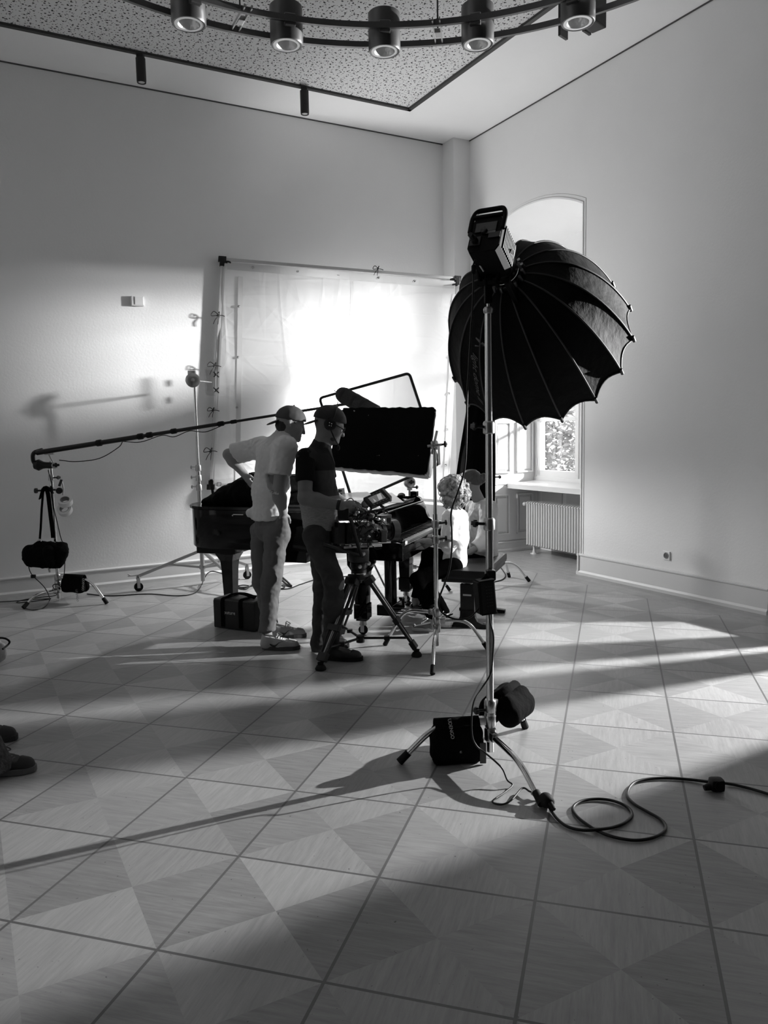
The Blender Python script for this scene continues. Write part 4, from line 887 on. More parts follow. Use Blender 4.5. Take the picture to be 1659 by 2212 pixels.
m = MB(); m.lathe(RINGC, sbn, [(-.025, .07), (-.025, .086), (.0, .092), (.012, .092), (.016, .07)], 32, False); sr_ = m.build('speed_ring', GLOSSB, t, smooth=40)
for i in range(NR):
    an = 2 * math.pi * (i - .0134) / NR; e = su * math.cos(an) + sv * math.sin(an); m = MB(); m.cyl(RINGC + e * .088 - sbn * .03, RINGC + e * .093 + sbn * .005, .008, seg=8); m.build('rod_socket', STEEL, sr_, smooth=60)
# lettering sewn down one panel
def softbox_text(s, size, a, v0, scale_v, shear=0.0, lift=.006, name='lettering', m_=LETTER2):
    me = text_mesh(s, size, shear, 0.0)
    for vt in me.vertices:
        x, y = vt.co.x, vt.co.y; v = v0 + x * scale_v; r = sprof(v)[0]; vt.co = spt(a + y / (2 * math.pi * r / NR), v, lift)
    me.materials.clear(); return link(name, me, m_, t)
# panel facing the camera left of the stand: pick the rib slot that projects to x about 1022
best = min(((abs(px(spt(i + .5, .62))[0] - 1020) + (0 if px(spt(i + .5, .62))[1] > 650 else 500), i) for i in range(NR)))[1]
softbox_text('light dome II', .058, best + .62, .52, 1.25, .3); softbox_text('\u039b', .085, best + .72, .40, 1.25, 0)
# black drape hanging behind the woman
q0, q1 = P(1010, 806, 7.42), P(1070, 806, 7.50)
t = thing('black_drape', 'black cloth drape hanging behind the seated woman below the softbox', 'drape', q0)
m = MB(); rows = []
for i in range(31):
    u = i / 30; col = []
    for j in range(37):
        v = j / 36; y = 806 + 400 * v; x0 = 1008 - 22 * max(0, (y - 870) / 160) if y < 1030 else 986; x = x0 + (1069 - x0) * u
        col.append(P(x + 1.2 * math.sin(v * 9 + u * 3), y, 7.45 + .03 * math.sin(u * 14 + v * 2) + .05 * noise.noise(V(u * 4, v * 3, 2))))
    rows.append(col)
m.grid(rows); o = m.build('cloth', BLACKCLOTH, t, smooth=180); md = o.modifiers.new('thickness', 'SOLIDIFY'); md.thickness = .006
m = MB(); m.cyl(q0 + V(.0, 0, .008), V(1.10, 7.83, q0.z + .012), .010); m.build('hanging_bar', DARKMETAL, t)
# cable from lamp head to control box, control box, cable to floor plug
t = thing('control_box', 'black lamp control box hung on the foreground stand at bench height', 'control box', P(1052, 1290, 3.56))
cA = P(1050, 1288, 3.545); zx = (V(1, 0, .0)); up_ = (P(1046, 1255, 3.55) - P(1052, 1325, 3.55)).normalized(); fr_ = V(.25, -1, 0).normalized(); rt = up_.cross(fr_).normalized() * -1
m = MB(); m.box(cA, (.075, .06, .150), (rt, fr_, up_), bev=.006); m.build('case', mat('ballast_black', .016, .4), t)
m = MB(); m.box(cA + rt * .040, (.016, .064, .148), (rt, fr_, up_), bev=.003)
for k in (-1, 1): m.box(cA + up_ * (.077 * k), (.078, .064, .008), (rt, fr_, up_), bev=.003)
m.build('bumper', RUBBER, t)
m = MB(); cc_ = cA + fr_ * .0315
for i in range(3):
    for j in range(7): m.box(cc_ + rt * (-.016 + i * .011) + up_ * (.05 - j * .015), (.007, .001, .004), (rt, fr_, up_))
m.build('rating_print', mat('print_grey', .045, .6), t)
m = MB(); m.tube(arc([cA + up_ * .075 + rt * .02, P(1056, 1240, 3.58), V(BX, BY, zrow(BX, BY, 1232)) + V(0, -.02, 0), P(1050, 1242, 3.57), cA + up_ * .075 - rt * .02], 8), .006, 8); m.build('hanging_strap', BLACKFAB, t)
m = MB(); m.box(P(1060, 1242, 3.585), (.045, .05, .05), bev=.01); m.build('clamp', DARKMETAL, t)
t = thing('lamp_cable', 'black cable hanging from the lamp head past the child to the control box', 'cable', P(1024, 570, 3.6))
cb = [P(1027, 561, 3.50), P(1023, 572, 3.50), P(1022, 590, 3.5), P(1022, 640, 3.46), P(1017, 720, 3.46), P(1013, 790, 3.48), P(1009, 860, 3.5), P(1008, 930, 3.5), P(1004, 1010, 3.5), P(990, 1060, 3.5), P(975, 1105, 3.5), P(976, 1150, 3.5), P(976, 1185, 3.5), P(971, 1228, 3.5), P(960, 1262, 3.5), P(948, 1295, 3.5), P(951, 1318, 3.5), P(968, 1332, 3.5), P(990, 1338, 3.5), P(1016, 1333, 3.5), P(1036, 1312, 3.52)]
m = MB(); m.tube(arc(cb, 10), .0042, 8); m.build('cable', CABLE, t, smooth=60)
m = MB(); m.lathe(P(1023, 572, 3.50), V(0, 0, -1), [(0, .006), (.005, .010), (.035, .010), (.04, .006)], 12); m.build('inline_plug', RUBBER, t, smooth=40)
m = MB(); m.cyl(P(964, 1332, 3.5), P(978, 1326, 3.48), .006, .003, 6); m.build('cable_tie', RUBBER, t)
t = thing('mains_cable', 'black mains cable from the control box down the stand to a grey plug', 'cable', P(1060, 1400, 3.58))
cb = [P(1056, 1320, 3.58), P(1059, 1345, 3.585), P(1066, 1375, 3.585), P(1064, 1420, 3.585), P(1060, 1455, 3.585), P(1040, 1488, 3.55), P(1024, 1515, 3.5), P(1019, 1550, 3.48), P(1020, 1590, 3.46), P(1030, 1612, 3.45), P(1045, 1624, 3.44), P(1070, 1645, 3.37), PZ(1086, 1662, .06), PZ(1096, 1685, .03), PZ(1107, 1696, .012), PZ(1090, 1712, .008), PZ(1064, 1731, .008), PZ(1082, 1738, .008), PZ(1104, 1729, .01), PZ(1128, 1703, .02), PZ(1143, 1709, .022), PZ(1150, 1712, .022)]
m = MB(); m.tube(arc(cb, 10), .0042, 8); m.build('cable', CABLE, t, smooth=60)
GREYPLUG = mat('grey_plug', .38, .45); pc = PZ(1152, 1713, .022); pd = (PZ(1172, 1722, .03) - PZ(1150, 1711, .03)).normalized()
m = MB(); m.cyl(pc - pd * .005, pc + pd * .03, .011, .014); m.tube([pc + pd * .035 + pd * (.018 * math.cos(k * .5236)) + V(0, 0, .0 + .018 * math.sin(k * .5236)) for k in range(12)], .005, 8, closed=True); m.cyl(pc + pd * .052, pc + pd * .07, .016, .02); m.build('grey_plug', GREYPLUG, t, smooth=40)
# extension lead on the floor
t = thing('extension_lead', 'thick black extension lead looping over the floor at right', 'cable', PZ(1330, 1760, 0))
cb = [PZ(1184, 1737, .02), PZ(1190, 1750, .01), PZ(1204, 1769, .008), PZ(1225, 1785, .008), PZ(1255, 1793, .008), PZ(1290, 1792, .016), PZ(1325, 1787, .008), PZ(1352, 1776, .008), PZ(1365, 1760, .008), PZ(1356, 1744, .008), PZ(1328, 1731, .008), PZ(1293, 1726, .008), PZ(1258, 1730, .008), PZ(1238, 1744, .008), PZ(1245, 1762, .008), PZ(1268, 1781, .008), PZ(1296, 1797, .008), PZ(1330, 1809, .008), PZ(1370, 1815, .008), PZ(1405, 1811, .008), PZ(1430, 1800, .008), PZ(1438, 1786, .008), PZ(1427, 1770, .008), PZ(1400, 1754, .008), PZ(1372, 1738, .008), PZ(1356, 1721, .008), PZ(1358, 1704, .008), PZ(1372, 1690, .008), PZ(1400, 1683, .008), PZ(1440, 1681, .008), PZ(1490, 1684, .008), PZ(1530, 1689, .012)]
m = MB(); m.tube(arc(cb, 8), .0065, 8); m.build('cable', CABLE, t, smooth=60)
cb = [PZ(1565, 1692, .012), PZ(1590, 1696, .008), PZ(1630, 1706, .008), PZ(1680, 1722, .008), PZ(1760, 1750, .008)]
m = MB(); m.tube(arc(cb, 8), .0065, 8); m.build('cable', CABLE, t, smooth=60)
c = PZ(1184, 1732, .032); dd = (PZ(1172, 1722, .03) - c).normalized(); m = MB(); m.lathe(c - dd * .02, dd, [(0, .014), (.008, .024), (.03, .030), (.045, .031), (.055, .027), (.055, .02)], 18); m.cyl(c - dd * .02, c - dd * .05 - V(0, 0, .012), .012, .008); m.build('socket_end', RUBBER, t, smooth=40)
c = PZ(1548, 1694, .03); m = MB(); m.box(c, (.06, .055, .055), bev=.016); m.cyl(c - V(.03, 0, .01), c - V(.055, .002, .015), .017, .012); m.lathe(c + V(.0, -.028, .004), V(.1, -1, .2), [(0, .02), (.003, .02), (.003, .016)], 14); m.build('plug_pair', RUBBER, t, smooth=40)
# ------------------------------------------------------------------ grand piano
PK = Vector((.325, .946, 0)).normalized(); PL = Vector((-PK.y, PK.x, 0)); PO = V(.13, 5.70)
def pp(t, s, z=0.0): return PO + PL * t + PK * s + V(0, 0, z)
PAX = (PL, PK, V(0, 0, 1)); ZT, ZB = .98, .665
pt = thing('grand_piano', 'black glossy grand piano with open keyboard and lid closed', 'piano', pp(.9, .73))
straight = [(.34 + (1.62 - .34) * k / 8, 0) for k in range(9)]
tail = [(1.72, .02), (1.80, .06), (1.865, .13), (1.91, .22), (1.935, .33), (1.935, .45), (1.91, .56), (1.86, .65), (1.79, .72), (1.70, .78)]
bent_ = arc([V(1.70, .78), V(1.52, .86), V(1.33, .97), V(1.16, 1.13), V(1.02, 1.29), V(.88, 1.40), V(.72, 1.455), V(.5, 1.46), V(.34, 1.46)], 5)
OUTL = straight + tail + [(p.x, p.y) for p in bent_[1:]]
def inset(o, d):
    out = []
    for i, (a, b) in enumerate(o):
        p, q = Vector(o[max(i - 1, 0)]), Vector(o[min(i + 1, len(o) - 1)]); tt = (q - p).normalized(); out.append((a - tt.y * d, b + tt.x * d))
    return out
IN = inset(OUTL, .04)
m = MB(); rows = []
for (a, b), (c, d) in zip(OUTL, IN):
    rows.append([pp(a, b, ZB + .006), pp(a, b, ZT - .004), pp(a + (c - a) * .1, b + (d - b) * .1, ZT), pp(c, d, ZT), pp(c, d, ZB), pp(a + (c - a) * .1, b + (d - b) * .1, ZB)])
m.grid(rows, closed_v=True, caps=True); m.build('rim', LACQUER, pt, smooth=40)
m = MB(); m.prism([pp(a, b, .70) for a, b in IN], V(0, 0, .02)); m.build('soundboard', mat('soundboard_wood', .12, .5), pt)
m = MB()
for (a0, b0, a1, b1) in ((.4, .73, 1.75, .4), (.4, .3, 1.6, .3), (.4, 1.2, 1.3, .6)):
    d = (pp(a1, b1) - pp(a0, b0)); L_ = d.length; d.normalize(); m.box((pp(a0, b0) + pp(a1, b1)) / 2 + V(0, 0, .66), (L_, .08, .08), (d, d.cross(V(0, 0, 1)), V(0, 0, 1)))
m.build('back_beam', mat('underside_black', .012, .5), pt)
# plinth blocks under the tail and the long side
m = MB(); m.box(pp(1.66, .36, .63), (.36, .46, .06), PAX, bev=.004); m.build('tail_block', LACQUER, pt)
m = MB(); m.box(pp(.98, .16, .615), (.34, .2, .10), PAX, bev=.004); m.build('lever_box', LACQUER, pt)
# arms either side of the keyboard
def arm_prof():
    pts = [(.345, ZB - .04), (.345, ZT), (.30, ZT), (.27, .965), (.235, .90), (.215, .84), (.19, .79), (.15, .765), (.05, .755), (.012, .75), (.0, .735), (.0, .62), (.345, .62)]
    return pts[1:-1] + [(.345, .62)]
for s0 in (0.0, 1.40):
    m = MB(); m.prism([pp(a, s0, z) for a, z in arm_prof()], PK * .06); m.build('arm', LACQUER, pt)
    m = MB(); m.box(pp(.10, s0 + (.095 if s0 < .5 else -.035), .735), (.17, .07, .055), PAX, bev=.004); m.build('key_block', LACQUER, pt)
m = MB(); m.box(pp(.20, .73, .64), (.40, 1.44, .05), PAX, bev=.004); m.build('keybed', LACQUER, pt)
m = MB(); m.box(pp(.012, .73, .695), (.024, 1.36, .065), PAX, bev=.004); m.build('key_slip', LACQUER, pt)
IVORY = mat('ivory_key', .80, .25); EBONY = mat('ebony_key', .012, .3); kw = 1.225 / 52; ks0 = .1275 + .005
keyid = 0
for k in range(52):
    m = MB(); m.box(pp(.10, ks0 + kw * (k + .5), .732), (.15, kw - .0012, .02), PAX); m.build('white_key', IVORY, pt)
blk = [k for k in range(51) if ((k + 5) % 7) in (0, 1, 3, 4, 5)]
for k in blk:
    m = MB(); a = ks0 + kw * (k + 1); c0 = [pp(x, a + y, z) for x, y, z in ((.075, -.005, .742), (.175, -.005, .742), (.175, .005, .742), (.075, .005, .742))]; c1 = [pp(x, a + y, z) for x, y, z in ((.080, -.004, .754), (.175, -.004, .754), (.175, .004, .754), (.080, .004, .754))]
    m.grid([c0, c1], closed_v=True, caps=True); m.build('black_key', EBONY, pt)
m = MB(); m.prism([pp(a, .13, z) for a, z in ((.178, .745), (.182, .80), (.196, .87), (.215, .925), (.228, .945), (.24, .94), (.225, .92), (.205, .86), (.192, .80), (.19, .745))], PK * 1.20); m.build('fallboard', LACQUER, pt, smooth=30)
m = MB(); m.tube([pp(.222, .13, .945), pp(.222, 1.33, .945)], .008, 8); m.build('fallboard_edge', LACQUER, pt, smooth=60)
m = MB(); m.box(pp(.185, .73, .748), (.014, 1.2, .012), PAX); m.build('felt_strip', mat('felt_grey', .25, .9), pt)
m = MB(); m.box(pp(.43, .73, .925), (.36, 1.36, .03), PAX, bev=.003); m.build('pin_block_cover', LACQUER, pt)
# folded music desk
m = MB(); m.box(pp(.40, .74, .965), (.20, .98, .016), PAX, bev=.003); d_ = m.build('music_desk', LACQUER, pt)
for a in (.30, .50):
    m = MB(); m.box(pp(a, .74, .962), (.016, 1.2, .03), PAX, bev=.003); m.build('desk_rail', LACQUER, d_)
# lid
LO = inset([(max(a, .62), b) for a, b in OUTL if a > .60], -.018); m = MB()
m.prism([pp(a, b, ZT + .002) for a, b in LO], V(0, 0, .022)); m.build('lid', LACQUER, pt)
m = MB(); m.box(pp(.80, .73, ZT + .037), (.36, 1.48, .022), PAX, bev=.004); m.build('front_flap', LACQUER, pt)
m = MB(); m.box(pp(.33, 1.43, 1.0), (.06, .07, .05), PAX, bev=.004); m.build('far_post', LACQUER, pt)
# small hardware on the long side
m = MB(); m.box(pp(1.36, -.004, .945), (.09, .004, .006), PAX); m.box(pp(1.41, -.004, .937), (.008, .006, .008), PAX); m.build('brass_clip', STEEL, pt)
def leg(t_, s_, top, ring):
    m = MB(); rows = []
    for z, w in ((.115, .082), (.13, .084), (.42, .105), (.50, .118), (.535, .15), (.56, .175), (top, .18)):
        h = w / 2; rows.append([pp(t_ + x * h, s_ + y * h, z) for x, y in ((-1, -1), (1, -1), (1, 1), (-1, 1))])
    m.grid(rows, closed_v=True, caps=True); lg = m.build('leg', LACQUER, pt)
    m = MB(); m.box(pp(t_, s_, .19 if ring else .13), (.112, .112, .12 if ring else .05), PAX, bev=.008); m.build('leg_block', LACQUER, lg)
    m = MB(); q = pp(t_, s_, .036); m.lathe(q - PK * .014, PK, [(0, .012), (0, .034), (.004, .036), (.024, .036), (.028, .034), (.028, .012)], 18); m.build('caster_wheel', RUBBER, lg, smooth=40)
    m = MB()
    for k in (-1, 1): m.box(q + PK * (.021 * k) + V(0, 0, .02), (.03, .005, .07), PAX)
    m.cyl(q + V(0, 0, .04), q + V(0, 0, .08), .03, .022); m.build('caster_fork', STEEL, lg)
leg(.383, .16, .66, True); leg(.383, 1.30, .66, True); leg(1.70, .42, .66, False)
# pedal lyre
m = MB()
for s in (.66, .80): m.tube([pp(.34, s, .62), pp(.34, s, .14)], [.03, .03], 10)
m.build('lyre_post', LACQUER, pt, smooth=60)
m = MB(); m.box(pp(.34, .73, .10), (.14, .34, .09), PAX, bev=.006); ly = m.build('lyre_box', LACQUER, pt)
for s in (.64, .73, .82):
    m = MB(); m.box(pp(.20, s, .062), (.17, .032, .010), PAX, bev=.004); m.box(pp(.115, s, .06), (.05, .05, .010), PAX, bev=.005); m.build('pedal', STEEL, ly)
m = MB()
for s in (.64, .82): m.cyl(pp(.36, s, .12), pp(.62, s, .64), .008)
m.build('lyre_brace', STEEL, pt)
# things lying on the piano
def sheet(label, c, size, rot, mname, m_, parts=None, cat='sheet music', z=.0, th=.004, tilt=0.0, curl=.0):
    d = (PL * math.cos(rot) + PK * math.sin(rot)); e = d.cross(V(0, 0, 1)) * -1; o = pp(*c); t = thing(mname, label, cat, o, None)
    m = MB(); rows = []
    for i in range(9):
        u = i / 8 - .5; rows.append([o + d * (u * size[0]) + e * (v * size[1]) + V(0, 0, th + tilt * (u + .5) + curl * (u * u * 4)) for v in (-.5, -.25, 0, .25, .5)])
    top = rows; m.grid(top); ob = m.build('page', m_, t); md = ob.modifiers.new('thickness', 'SOLIDIFY'); md.thickness = th; md.offset = 1
    m = MB()
    for k in range(9):
        v = -.42 + .84 * k / 8
        for ln in range(5):
            r = [o + d * (size[0] * (uu - .5)) + e * (size[1] * (v + ln * .011)) + V(0, 0, th + .0012 + tilt * uu + curl * ((uu - .5) ** 2 * 4)) for uu in (.08, .5, .92)]
            m.grid([[q for q in r], [q + e * .0012 for q in r]])
    m.build('printed_staff', mat('printed_ink', .12, .7), t); return t
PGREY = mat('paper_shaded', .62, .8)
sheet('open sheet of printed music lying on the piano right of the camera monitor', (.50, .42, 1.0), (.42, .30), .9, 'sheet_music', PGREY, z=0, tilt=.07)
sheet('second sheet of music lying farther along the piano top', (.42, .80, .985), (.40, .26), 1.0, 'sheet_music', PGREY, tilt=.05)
def book(label, c, size, rot, m_, tilt=0):
    o = pp(*c); d = (PL * math.cos(rot) + PK * math.sin(rot)); e = V(0, 0, 1).cross(d); t = thing('music_book', label, 'book', o); n = V(0, 0, 1)
    if tilt: n = (n + d * tilt).normalized(); d = e.cross(n)
    m = MB(); m.box(o + n * .006, (size[0], size[1], .012), (d, e, n)); m.build('pages', PAPER, t)
    m = MB(); m.box(o + n * .014, (size[0] + .006, size[1] + .006, .003), (d, e, n)); m.box(o - n * .001, (size[0] + .006, size[1] + .006, .003), (d, e, n)); m.build('cover', m_, t)
book('grey music book lying on the piano left of the camera monitor', (.92, .55, 1.033), (.30, .23), .35, mat('book_grey', .4, .7)); book('dark-edged music book stacked behind the camera monitor', (.82, .72, 1.033), (.31, .24), .1, mat('book_dark', .06, .6), tilt=.12)
# dark objects at the far end of the piano top
t = thing('black_pouch', 'small black pouch on the far end of the piano top', 'pouch', pp(.36, 1.18, .99)); soft('pouch_body', [('c', pp(.36, 1.10, 1.0), pp(.40, 1.26, 1.0), .03, .035, V(0, 0, 1), .7)], BLACKFAB, t, vox=.008)
# bundled black cover on the tail
t = thing('piano_cover', 'bundled black cloth cover lying on the tail of the piano', 'cover', pp(1.6, .4, 1.01))
fold = lambda p: .022 * noise.noise(V(p.x * 3, p.y * 5, p.z * 12)) + .012 * noise.noise(p * 18)
soft('cloth_bundle', [('c', pp(1.80, .28, 1.02), pp(1.62, .32, 1.07), .035, .08, PK, 2.2), ('c', pp(1.62, .32, 1.06), pp(1.38, .36, 1.10), .09, .13, PK, 2.0), ('c', pp(1.40, .38, 1.10), pp(1.05, .42, 1.10), .15, .14, PK, 1.8), ('c', pp(1.05, .42, 1.09), pp(.86, .42, 1.08), .12, .06, PK, 1.8)], BLACKFAB, t, vox=.014, k=.06, disp=fold, cuts=[((0, 0, ZT + .026), (0, 0, -1))])
# ------------------------------------------------------------------ bench
bt = thing('piano_bench', 'black padded duet bench on a metal pedestal at the keyboard', 'bench', pp(-.36, .85))
LEATHER = mat('bench_leather', .008, .42, spec=.35); m = MB(); m.box(pp(-.36, .86, .462), (.37, .96, .075), PAX, bev=.022); m.build('seat_cushion', LEATHER, bt, smooth=40)
m = MB(); m.box(pp(-.36, .86, .412), (.34, .92, .03), PAX, bev=.004); m.build('seat_frame', BLACKPL, bt)
for s in (.58, 1.14):
    m = MB(); m.box(pp(-.36, s, .20), (.115, .05, .31), PAX, bev=.004); cl = m.build('leg_column', mat('bench_black', .006, .5, spec=.3), bt)
    m = MB(); poly = [(-.20, 0), (.20, 0), (.20, .025), (.12, .032), (.08, .05), (.062, .085), (.056, .15), (-.056, .15), (-.062, .085), (-.08, .05), (-.12, .032), (-.20, .025)]
    m.prism([pp(-.36 + x, s - .025, z + .004) for x, z in poly], PK * .05); m.build('foot', mat('bench_black', .006, .5, spec=.3), cl)
    m = MB()
    for k in (-1, 1): m.box(pp(-.36 + k * .03, s, .375), (.014, .03, .07), PAX)
    m.build('lift_rod', STEEL, cl)
    if s < 1:
        m = MB(); m.box(pp(-.36, s - .0255, .268), (.068, .002, .014), PAX); m.build('label_sticker', mat('sticker', .5, .6), cl)
m = MB(); m.box(pp(-.36, .86, .36), (.04, .55, .03), PAX); m.build('cross_bar', STEEL, bt)
# soft equipment case standing by the tail leg
t = thing('equipment_case', 'black soft equipment case with white lettering on the floor by the piano leg', 'case', V(-1.18, 6.33))
fx = (PZ(560, 1364) - PZ(460, 1352)); fx.z = 0; fx.normalize(); fy = V(0, 0, 1).cross(fx); fax = (fx, fy, V(0, 0, 1)); o0 = PZ(462, 1356); CW, CD, CH = .41, .22, .235
cc = o0 + fx * CW / 2 + fy * CD / 2; CASEM = mat('case_nylon', .008, .7, bump=(120, .3, .005))
m = MB(); m.box(cc + V(0, 0, CH / 2 + .003), (CW, CD, CH), fax, bev=.014); m.build('case_body', CASEM, t, smooth=40)
m = MB(); m.box(cc + V(0, 0, CH + .004), (CW - .01, CD - .01, .016), fax, bev=.007); m.build('case_lid', mat('case_lid', .035, .5), t, smooth=40)
for x in (.10, .28):
    m = MB(); p_ = lambda yy, z: o0 + fx * x + fy * yy + V(0, 0, z); m.ribbon([p_(-.004, .02), p_(-.004, CH - .02), p_(.004, CH + .012), p_(.03, CH + .02), p_(CD - .02, CH + .018), p_(CD + .004, CH - .01)], fx, .038, .004); m.build('webbing_strap', BLACKFAB, t)
m = MB(); m.ribbon(arc([o0 + fx * .10 + fy * .06 + V(0, 0, CH + .015), o0 + fx * .15 + fy * .08 + V(0, 0, CH + .045), o0 + fx * .25 + fy * .09 + V(0, 0, CH + .05), o0 + fx * .34 + fy * .12 + V(0, 0, CH + .02)], 6), fy, .045, .012); m.build('carry_handle', BLACKFAB, t)
place_text('lettering', 'Aputure', .042, o0 + fx * .085 - fy * .004 + V(0, 0, .128), fx, V(0, 0, 1), LETTER, t)
# cables on the floor behind the piano
t = thing('audio_cable', 'thin black cable along the floor from the boom stand to the roller stand', 'cable', PZ(330, 1283))
pts = [PZ(188, 1283, .006), PZ(240, 1287, .006), PZ(320, 1283, .006), PZ(380, 1287, .006), PZ(415, 1283, .006), PZ(432, 1270, .02), PZ(441, 1250, .05), P(452, 1236, 8.0), P(470, 1236, 7.9), PZ(500, 1250, .006), PZ(518, 1268, .006), PZ(545, 1266, .006)]
m = MB(); m.tube(arc(pts, 8), .0055, 6); m.build('cable', CABLE, t, smooth=60)
t = thing('coiled_cable', 'tangled thin cable on the floor between the piano leg and the man in white', 'cable', PZ(530, 1268))
pts = [PZ(505, 1258, .006), PZ(515, 1267, .006), PZ(526, 1271, .006), PZ(538, 1266, .006), PZ(524, 1264, .012), PZ(508, 1268, .006), PZ(530, 1273, .006), PZ(548, 1262, .006), PZ(570, 1270, .006), PZ(600, 1272, .006), PZ(615, 1268, .006), PZ(595, 1262, .012), PZ(585, 1270, .006), PZ(620, 1272, .006), PZ(650, 1262, .006), PZ(690, 1250, .006), PZ(740, 1246, .006), PZ(800, 1240, .006)]
m = MB(); m.tube(arc(pts, 8), .0055, 6); m.build('cable', CABLE, t, smooth=60)
t = thing('black_cable_loop', 'thick black cable loop on the floor just right of the man in white', 'cable', PZ(615, 1262))
pts = [PZ(598, 1236, .12), PZ(607, 1245, .08), PZ(622, 1258, .04), PZ(629, 1266, .012), PZ(620, 1263, .012), PZ(610, 1254, .03), PZ(604, 1246, .06)]
m = MB(); m.tube(arc(pts, 8), .012, 8); m.build('cable', CABLE, t, smooth=60)
t = thing('thin_cable', 'thin cable on the floor near the radiator behind the bench', 'cable', PZ(1085, 1240))
pts = [PZ(1040, 1262, .006), PZ(1066, 1257, .006), PZ(1085, 1252, .006), PZ(1092, 1243, .006), PZ(1086, 1232, .006), PZ(1078, 1222, .006), PZ(1070, 1212, .006), PZ(1082, 1206, .006), PZ(1092, 1203, .006), PZ(1084, 1199, .006), PZ(1072, 1198, .006)]
m = MB(); m.tube(arc(pts, 8), .006, 6); m.build('cable', CABLE, t, smooth=60)
# ------------------------------------------------------------------ black foam board and net frame
FB = [P(738, 880, 5.98), P(943, 878, 5.54), P(922, 1027, 5.38), P(706, 1008, 5.82)]
t = thing('foam_board', 'black foam board with chipped white edges clamped beside the headset man', 'foam board', sum(FB, V(0, 0, 0)) / 4)
n_ = (FB[1] - FB[0]).cross(FB[3] - FB[0]).normalized(); n_ = n_ if n_.y > 0 else -n_
EDGEM = mat('white_foam', .72, .85, bump=(40, .5, .01))
BOARDM = mat('board_black', .005, .9, spec=.08); nt = BOARDM.node_tree; b_ = nt.nodes['Principled BSDF']; tc = nt.nodes.new('ShaderNodeTexCoord'); nz = nt.nodes.new('ShaderNodeTexNoise'); nz.inputs['Scale'].default_value = 26; nz.inputs['Detail'].default_value = 2
nt.links.new(tc.outputs['Object'], nz.inputs['Vector']); th_ = nm(nt, 'GREATER_THAN', nz.outputs['Fac'], .765); nt.links.new(nm(nt, 'ADD', nm(nt, 'MULTIPLY', th_, .35), .005), b_.inputs['Base Color'])
def rounded(pts, nseg=6, r=.04):
    c = []
    for i in range(4):
        a, b, d = pts[i - 1], pts[i], pts[(i + 1) % 4]; u = (a - b).normalized(); v = (d - b).normalized()
        for k in range(nseg + 1):
            w = k / nseg; c.append(b + u * r * (1 - w) ** 2 + v * r * w ** 2)
    return c
rr_ = random.Random(4); rp = []
poly = rounded(FB, 5, .03)
for i in range(len(poly)):
    a, b = poly[i], poly[(i + 1) % len(poly)]; n = max(1, int((b - a).length / .03)); rp += [a.lerp(b, k / n) for k in range(n)]
cen = sum(FB, V(0, 0, 0)) / 4
rp = [p + (cen - p).normalized() * (abs(rr_.gauss(0, .004)) if rr_.random() < .6 else 0) for p in rp]
m = MB(); m.prism([p + n_ * .004 + V(.003, 0, -.007) for p in rp], n_ * .055); m.build('foam_core', EDGEM, t)
m = MB(); m.prism([p + (cen - p).normalized() * abs(rr_.gauss(0, .003)) for p in rp], n_ * .004); m.build('black_face', BOARDM, t)
# net frame seen above and below the board
NF = [P(690, 860, 6.75), P(884, 806, 6.55), P(949, 1002, 6.35), P(762, 1084, 6.55)]
t = thing('net_frame', 'black tube frame stretched with pale net tilted behind the black board', 'net frame', sum(NF, V(0, 0, 0)) / 4)
m = MB(); q = rounded(NF, 6, .035); m.tube(q, .012, 8, closed=True); m.build('frame_tube', BLACKPL, t, smooth=60)
NETM = bpy.data.materials.new('net_cloth'); NETM.use_nodes = True; nt = NETM.node_tree; nt.nodes.clear(); out = nt.nodes.new('ShaderNodeOutputMaterial'); mx = nt.nodes.new('ShaderNodeMixShader'); a_ = nt.nodes.new('ShaderNodeBsdfTransparent'); d_ = nt.nodes.new('ShaderNodeBsdfTranslucent'); mx.inputs[0].default_value = .55
d_.inputs[0].default_value = (.6, .6, .6, 1); nt.links.new(a_.outputs[0], mx.inputs[1]); nt.links.new(d_.outputs[0], mx.inputs[2]); nt.links.new(mx.outputs[0], out.inputs[0])
m = MB(); m.face(q); m.build('net', NETM, t)
m = MB(); e = NF[2] + (NF[3] - NF[2]) * .02; m.cyl(NF[2], V(CX + .03, CY + .03, hz), .009); m.build('frame_pin', STEEL, t)
# grey card with clips beyond the headset man
c = P(738, 1066, 6.4); t = thing('grey_card', 'small grey card with two black clips just right of the headset man', 'card', c); m = MB(); m.box(c, (.055, .003, .085), (V(1, .2, .12).normalized(), V(-.2, 1, 0).normalized(), V(-.12, 0, 1).normalized())); m.box(c - V(0, 0, .03), (.05, .003, .05)); m.build('card', mat('grey_card', .35, .7), t)
m = MB()
for y in (1060, 1067): m.cyl(P(731, y, 6.38), P(739, y, 6.38), .012, .004)
m.build('clip', BLACKPL, t)
m = MB(); m.cyl(c - V(0, 0, .05), V(c.x + .01, c.y + .05, 1.03), .004, seg=6); m.build('stem', DARKMETAL, t)
